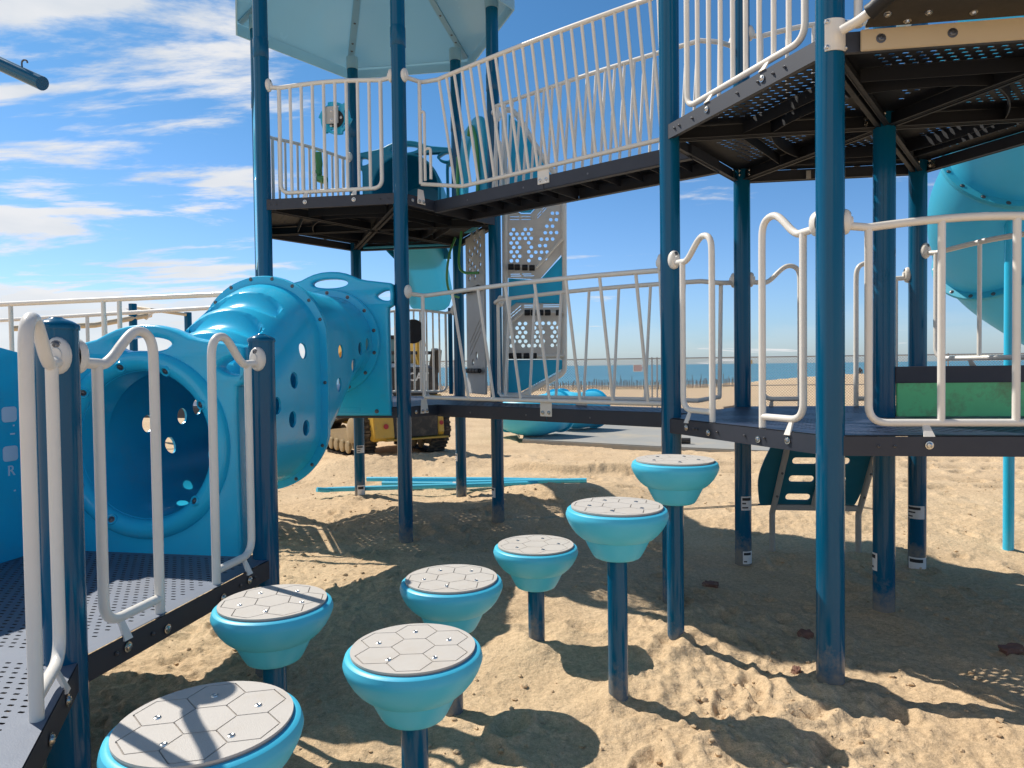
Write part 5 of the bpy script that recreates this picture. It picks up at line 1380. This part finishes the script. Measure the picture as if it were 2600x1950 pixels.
for k in range(-int(hw / dw) - 1, n_ + 1):
    t = k * dw
    for sg in (1, -1):
        t0_, t1_ = (t, t + hw) if sg > 0 else (t + hw, t)
        z0_, z1_ = -0.12, FZ
        a, b_ = ff.p(t0_, 0.002 * sg, z0_), ff.p(t1_, 0.002 * sg, z1_)
        if min(t0_, t1_) < 0 or max(t0_, t1_) > ff.L: continue
        wire(a, b_)
wm.build('wire_mesh', M['galv'], fe, smooth=False)
def fence_sign(label, t, z, w, h, m, lines, cat='sign', name='fence_sign'):
    c = ff.p(t, 0.02, z); th = thing(name, label, cat, c)
    plate('board', ff, rrect(t - w / 2, z - h / 2, t + w / 2, z + h / 2, 0.01), [], 0.006, 0.001, m, th, out=0.025)
    if lines:
        q = MB(); rr_ = random.Random(4)
        for i in range(lines):
            zz = z + h * 0.36 - h * 0.72 * i / (lines - 1); x = t - w * 0.42
            while x < t + w * 0.36:
                ww = rr_.uniform(0.02, 0.06); q.add([ff.p(x, 0.030, zz - 0.008), ff.p(x + ww, 0.030, zz - 0.008), ff.p(x + ww, 0.030, zz + 0.008), ff.p(x, 0.030, zz + 0.008)], [(0, 1, 2, 3)]); x += ww + 0.012
        q.build('printing', M['red'], th)
fence_sign('small white notice with red printing wired to the chain-link fence', 18.14, 1.40, 0.30, 0.225, M['letter'], 6)
fence_sign('small ochre plate near the top of the chain-link fence', 21.55, 1.55, 0.20, 0.13, M['ochre'], 0)
sf = thing('snow_fence', 'weathered wooden slat sand fence along the shore', 'fence', (2, 44, -0.3))
q = MB(); rr_ = random.Random(11)
for k in range(330):
    x = -10 + k * 0.075 + rr_.uniform(-0.012, 0.012); y = 44 + 0.03 * x + rr_.uniform(-0.05, 0.05); z = gz(x, y); h = rr_.uniform(0.42, 0.66)
    if rr_.random() < 0.1: h *= 1.35
    tl = rr_.uniform(-0.06, 0.06)
    q.beam((x, y, z - 0.2), (x + tl, y, z + h), 0.036, 0.012, (0, 1, 0))
q.build('slat', M['wood'], sf, smooth=False)
q = MB(); q.tube([(-10, 43.7, gz(-10, 43.7) + 0.33), (14.8, 44.45, gz(14.8, 44.4) + 0.33)], 0.008, 6); q.build('wire', M['galv'], sf)

# driftwood and a distant figure on the beach
x, y = 7.9, 24.0; z = gz(x, y)
dwd = MB(); dwd.tube(catmull([(x - 0.55, y, z + 0.02), (x - 0.2, y + 0.05, z + 0.06), (x + 0.15, y, z + 0.12), (x + 0.32, y, z + 0.22)], 6), [0.05] * 6 + [0.06] * 6 + [0.03] * 7, 10)
dwd.tube([(x + 0.1, y, z + 0.1), (x + 0.30, y - 0.1, z + 0.04)], [0.035, 0.015], 8)
o = mkobj('driftwood', dwd.v, dwd.f, M['wood'], loc=(x, y, z)); tag(o, 'dark twisted piece of driftwood on the beach beyond the fence', 'driftwood')
px_, py_ = 35.2, 70.0; pz_ = gz(px_, py_)
pm = bpy.data.meshes.new('person'); bm = bmesh.new(); sk = {}
J = {'hip': (0, 0, 0.95, .17), 'chest': (0, 0, 1.32, .19), 'neck': (0, 0, 1.5, .07), 'head': (0, -0.03, 1.66, .11), 'sl': (-0.2, 0, 1.42, .08), 'el': (-0.27, 0.05, 1.13, .055), 'hl': (-0.25, -0.06, 0.9, .045), 'sr': (0.2, 0, 1.42, .08), 'er': (0.28, 0.05, 1.13, .055), 'hr': (0.26, -0.06, 0.9, .045), 'kl': (-0.11, -0.04, 0.5, .085), 'al': (-0.13, 0.03, 0.07, .06), 'fl': (-0.13, -0.12, 0.04, .05), 'kr': (0.12, 0.05, 0.5, .085), 'ar': (0.14, 0.12, 0.07, .06), 'fr': (0.14, -0.02, 0.04, .05)}
for k, v in J.items(): sk[k] = bm.verts.new(v[:3])
for a, b_ in ('hip chest', 'chest neck', 'neck head', 'chest sl', 'sl el', 'el hl', 'chest sr', 'sr er', 'er hr', 'hip kl', 'kl al', 'al fl', 'hip kr', 'kr ar', 'ar fr') and [p.split() for p in ('hip chest', 'chest neck', 'neck head', 'chest sl', 'sl el', 'el hl', 'chest sr', 'sr er', 'er hr', 'hip kl', 'kl al', 'al fl', 'hip kr', 'kr ar', 'ar fr')]: bm.edges.new((sk[a], sk[b_]))
bm.verts.index_update(); idx = {k: v.index for k, v in sk.items()}; bm.to_mesh(pm); bm.free()
po = bpy.data.objects.new('person', pm); COL.objects.link(po); md = po.modifiers.new('s', 'SKIN')
for k, v in J.items(): pm.skin_vertices[0].data[idx[k]].radius = (v[3], v[3] * 0.8)
pm.skin_vertices[0].data[idx['hip']].use_root = True
po.modifiers.new('u', 'SUBSURF').levels = 1
dg = bpy.context.evaluated_depsgraph_get(); dg.update(); m2 = bpy.data.meshes.new_from_object(po.evaluated_get(dg)); po.modifiers.clear(); po.data = m2
m2.materials.clear(); m2.materials.append(M['cloth']); po.location = (px_, py_, pz_ - 0.02); tag(po, 'distant person in dark clothes standing on the crest of the beach', 'person')

# ------------------------------------------------------------------ ramp railings and frames at the far left
rp = thing('access_ramp', 'access ramp with pale grey railings leading to the roofed tower', 'ramp', (-5, 7.3, 0))
def railing(A, B, ts, zt, up):
    f_ = Frame(A, B); q = MB(); dz = lambda t: zt
    q.tube([f_.p(0, 0, zt), f_.p(f_.L, 0, zt)], 0.024, 12); q.tube([f_.p(0, 0, zt - 0.62), f_.p(f_.L, 0, zt - 0.62)], 0.019, 10)
    for t in ts: q.tube([f_.p(t, 0, ZL - 0.1), f_.p(t, 0, zt)], 0.021, 10)
    return q.build('railing', M['white'], rp)
railing((-7.6, 7.73), (-2.35, 6.32), [0.3, 2.6, 3.76, 3.95], 2.2, 1); railing((-9.2, 10.25), (-2.78, 7.53), [0.6, 3.1, 4.30, 4.62], 2.2, 1)
rdk = perf_deck('ramp_deck', [(-7.6, 7.83), (-2.4, 6.42), (-2.8, 7.4), (-8.0, 9.3)], ZL, M['deck'], rp, ang=-0.27, px=0.12, py=0.07)
frm = MB(); frm.beam((-7.6, 7.78, ZL - 0.06), (-2.38, 6.36, ZL - 0.06), 0.02, 0.1); frm.beam((-8.0, 9.4, ZL - 0.06), (-2.78, 7.48, ZL - 0.06), 0.02, 0.1); frm.build('ramp_beam', M['fascia'], rp)
for x, y in ((-5.2, 7.12), (-5.6, 8.5), (-7.5, 7.75), (-7.8, 9.25)):
    MB().lathe([(0.05, -0.4), (0.05, ZL - 0.08)], (x, y, 0), seg=16).build('leg', M['post'], rp)
sfm = thing('swing_frame', 'distant blue-posted frame with beige beams joined by a bolted gusset plate', 'swing frame', (-8.2, 15, 0))
for x, y, t in ((-8.18, 15.0, 2.95), (-7.55, 16.2, 2.85)):
    MB().lathe([(0.082, -0.4), (0.082, t), (0.078, t + 0.01)], (x, y, 0), seg=18).build('post', M['post'], sfm)
q = MB(); q.tube([(-9.6, 13.3, 2.35), (-8.6, 14.3, 2.46), (-7.95, 15.3, 2.74)], 0.055, 12); q.tube([(-8.7, 16.0, 2.98), (-8.0, 15.4, 2.86), (-7.55, 16.1, 2.80)], 0.035, 10); q.build('beam', M['beige'], sfm)
q = MB(); q.add([(-8.45, 15.2, 2.88), (-7.8, 15.2, 2.80), (-8.0, 15.2, 2.62), (-8.45, 15.22, 2.88), (-7.8, 15.22, 2.80), (-8.0, 15.22, 2.62)], [(0, 1, 2), (5, 4, 3), (0, 3, 4, 1), (1, 4, 5, 2), (2, 5, 3, 0)]); q.build('gusset', M['white'], sfm)
oh = thing('overhead_arm', 'dark blue pipe arm with a hook reaching in at the top left', 'pipe arm', (-6.2, 5.6, 0))
q = MB(); ap = fillet([(-6.2, 5.7, -0.4), (-6.2, 5.7, 4.7), (-4.3, 5.25, 4.05), (-3.33, 5.0, 3.565)], [0, 0.5, 0, 0], 8); q.tube(ap, 0.050, 20); q.build('arm', M['post'], oh)
q = MB(); q.tube(catmull([(-3.50, 5.04, 3.70), (-3.50, 5.04, 3.735), (-3.485, 5.04, 3.75), (-3.465, 5.04, 3.745), (-3.46, 5.04, 3.73)], 4), 0.006, 8); q.build('hook', M['bolt_dark'], oh)

# ------------------------------------------------------------------ broken bricks half buried in the sand
BG = 'brick fragments in the sand'
bricks = [((2.62, 3.62), 0.13, 0.055, 0.3, 'long red brick fragment in the shade at the right, left of the largest piece'), ((2.78, 3.58), 0.09, 0.05, -0.2, 'small brick fragment touching the end of the long one'), ((2.62, 3.22), 0.12, 0.065, -0.4, 'largest red brick fragment, nearest the right edge'),
          ((1.66, 3.92), 0.075, 0.045, 0.2, 'small dark brick chip behind the nearest post, farther from camera'), ((1.40, 3.42), 0.06, 0.035, 0.9, 'small reddish brick chip just left of the nearest post'), ((1.4, 4.9), 0.11, 0.06, -0.5, 'flat brick piece by the rear post of right tower')]
for (x, y), w, d_, rz, lb in bricks:
    z = gz(x, y); bm = bmesh.new(); bmesh.ops.create_cube(bm, size=1.0); bmesh.ops.subdivide_edges(bm, edges=bm.edges, cuts=4, use_grid_fill=True)
    rb_ = random.Random(int(x * 1000)); sx = rb_.uniform(0.6, 1.0)
    for v in bm.verts:
        k = noise.noise(v.co * 2.3 + Vector((x, y, 0))) * 0.35 + noise.noise(v.co * 7 + Vector((x, 0, y))) * 0.12
        v.co *= (1 + k); v.co.x *= w * (1 - 0.3 * max(0, v.co.y)); v.co.y *= d_; v.co.z *= 0.036
        v.co = Matrix.Rotation(0.15, 3, 'X') @ v.co
    me_ = bpy.data.meshes.new('brick_fragment'); bm.to_mesh(me_); bm.free(); me_.materials.append(M['brick'])
    o = bpy.data.objects.new('brick_fragment', me_); COL.objects.link(o); o.location = (x, y, z + 0.012); o.rotation_euler = (0, 0, rz); tag(o, lb, 'brick', BG)

# ------------------------------------------------------------------ light, sky, camera
to_sun = Vector((-0.82, 0.57, 0)).normalized() * cos(R(50)) + Vector((0, 0, sin(R(50))))
sd = bpy.data.lights.new('sun', 'SUN'); sd.energy = 5.0; sd.angle = R(0.53); sd.color = (1.0, 0.94, 0.85)
so = bpy.data.objects.new('sun', sd); COL.objects.link(so); so.rotation_euler = (-to_sun).to_track_quat('-Z', 'Y').to_euler()
w = bpy.data.worlds.new('World'); scene.world = w; w.use_nodes = True; N, L = w.node_tree.nodes, w.node_tree.links
bg = N['Background']; sky = N.new('ShaderNodeTexSky'); sky.sky_type = 'NISHITA'; sky.sun_disc = False
sky.sun_elevation = R(50); sky.sun_rotation = atan2(to_sun.x, to_sun.y); sky.air_density = 1.0; sky.dust_density = 0.6; sky.ozone_density = 2.2
tc = N.new('ShaderNodeTexCoord'); sx = N.new('ShaderNodeSeparateXYZ'); L.new(tc.outputs['Generated'], sx.inputs[0])
def math_(op, a, b_=None, c=None):
    m_ = N.new('ShaderNodeMath'); m_.operation = op
    for i, v in enumerate((a, b_, c)):
        if v is None: continue
        if isinstance(v, (int, float)): m_.inputs[i].default_value = v
        else: L.new(v, m_.inputs[i])
    return m_.outputs[0]
def smooth_(v, a, b_):
    m_ = N.new('ShaderNodeMapRange'); m_.interpolation_type = 'SMOOTHSTEP'; L.new(v, m_.inputs['Value']); m_.inputs['From Min'].default_value = a; m_.inputs['From Max'].default_value = b_; return m_.outputs['Result']
hz = smooth_(sx.outputs['Z'], 0.42, 0.0); zen = smooth_(sx.outputs['Z'], 0.44, 0.80)
tcol = N.new('ShaderNodeMix'); tcol.data_type = 'RGBA'; tcol.inputs['A'].default_value = (0.58, 1.10, 1.42, 1); tcol.inputs['B'].default_value = (1.05, 1.36, 1.88, 1); L.new(hz, tcol.inputs['Factor'])
tint = N.new('ShaderNodeMix'); tint.data_type = 'RGBA'; tint.blend_type = 'MULTIPLY'; tint.inputs['Factor'].default_value = 1.0; L.new(tcol.outputs['Result'], tint.inputs['B'])
zd_ = N.new('ShaderNodeMix'); zd_.data_type = 'RGBA'; zd_.blend_type = 'MULTIPLY'; L.new(zen, zd_.inputs['Factor']); zd_.inputs['B'].default_value = (0.62, 0.60, 0.58, 1)
L.new(sky.outputs['Color'], tint.inputs['A']); L.new(tint.outputs['Result'], zd_.inputs['A']); L.new(zd_.outputs['Result'], bg.inputs['Color']); bg.inputs['Strength'].default_value = 0.085
zc = math_('ADD', math_('MAXIMUM', sx.outputs['Z'], 0.0), 0.10)
u_ = math_('DIVIDE', sx.outputs['X'], zc); v_ = math_('DIVIDE', sx.outputs['Y'], zc)
cmb = N.new('ShaderNodeCombineXYZ'); L.new(u_, cmb.inputs[0]); L.new(v_, cmb.inputs[1])
mp = N.new('ShaderNodeMapping'); mp.inputs['Rotation'].default_value = (0, 0, R(38)); mp.inputs['Scale'].default_value = (0.75, 1.75, 1); mp.inputs['Location'].default_value = (0.3, 2.9, 0.4)
L.new(cmb.outputs[0], mp.inputs['Vector'])
n1 = N.new('ShaderNodeTexNoise'); n1.inputs['Scale'].default_value = 0.85; n1.inputs['Detail'].default_value = 12; n1.inputs['Roughness'].default_value = 0.62; n1.inputs['Distortion'].default_value = 0.25; L.new(mp.outputs['Vector'], n1.inputs['Vector'])
az_ = math_('DIVIDE', sx.outputs['X'], math_('MAXIMUM', sx.outputs['Y'], 0.05))
left = smooth_(az_, -0.02, -0.44)
behind = smooth_(sx.outputs['Y'], 0.05, -0.35)  # extra unseen cloud behind the camera, added to fill camera-facing sides
dens = math_('ADD', n1.outputs['Fac'], math_('ADD', math_('MULTIPLY', left, 0.115), math_('MULTIPLY', behind, 0.05)))
c_hi = math_('MULTIPLY', smooth_(dens, 0.605, 0.695), smooth_(sx.outputs['Z'], 0.85, 0.5))
# low bank of cloud near the horizon, thick at the left and thinning to the right
n2 = N.new('ShaderNodeTexNoise'); n2.inputs['Scale'].default_value = 5.5; n2.inputs['Detail'].default_value = 9; n2.inputs['Roughness'].default_value = 0.6
mp2 = N.new('ShaderNodeMapping'); mp2.inputs['Scale'].default_value = (1.0, 1.0, 3.2); L.new(tc.outputs['Generated'], mp2.inputs['Vector']); L.new(mp2.outputs['Vector'], n2.inputs['Vector'])
top = math_('ADD', 0.05, math_('MULTIPLY', left, 0.06))
edge = math_('SUBTRACT', math_('ADD', top, math_('MULTIPLY', math_('SUBTRACT', n2.outputs['Fac'], 0.5), 0.16)), sx.outputs['Z'])
bank = math_('MULTIPLY', smooth_(edge, -0.006, 0.016), math_('ADD', 0.12, math_('MULTIPLY', smooth_(az_, -0.1, -0.42), 0.72)))
cov = math_('MINIMUM', math_('MAXIMUM', math_('MULTIPLY', c_hi, 0.95), bank), 1.0)
n3 = N.new('ShaderNodeTexNoise'); n3.inputs['Scale'].default_value = 7; n3.inputs['Detail'].default_value = 8; L.new(mp2.outputs['Vector'], n3.inputs['Vector'])
cr = N.new('ShaderNodeValToRGB'); cr.color_ramp.elements[0].position = 0.3; cr.color_ramp.elements[0].color = (0.76, 0.81, 0.87, 1); cr.color_ramp.elements[1].position = 0.6; cr.color_ramp.elements[1].color = (0.95, 0.95, 0.96, 1); L.new(n3.outputs['Fac'], cr.inputs['Fac'])
bg2 = N.new('ShaderNodeBackground'); L.new(cr.outputs['Color'], bg2.inputs['Color']); bg2.inputs['Strength'].default_value = 0.92
mxs = N.new('ShaderNodeMixShader'); L.new(cov, mxs.inputs['Fac']); L.new(bg.outputs[0], mxs.inputs[1]); L.new(bg2.outputs[0], mxs.inputs[2]); L.new(mxs.outputs[0], N['World Output'].inputs['Surface'])

cam = bpy.data.cameras.new('camera'); cam.sensor_fit = 'HORIZONTAL'; cam.sensor_width = 36; cam.lens = 36 * 1756.7 / 2600; cam.clip_start = 0.05; cam.clip_end = 60000
co = bpy.data.objects.new('camera', cam); COL.objects.link(co); co.location = (0, 0, 1.5)
co.matrix_world = Matrix.Translation((0, 0, 1.5)) @ Matrix.Rotation(pi / 2 - 0.0252, 4, 'X') @ Matrix.Rotation(-0.0125, 4, 'Z')
scene.camera = co
scene.view_settings.view_transform = 'Standard'; scene.view_settings.look = 'None'; scene.view_settings.exposure = 0; scene.view_settings.gamma = 1
scene.render.engine = 'CYCLES'; scene.cycles.max_bounces = 6; scene.cycles.diffuse_bounces = 3; scene.cycles.glossy_bounces = 3; scene.cycles.use_denoising = True
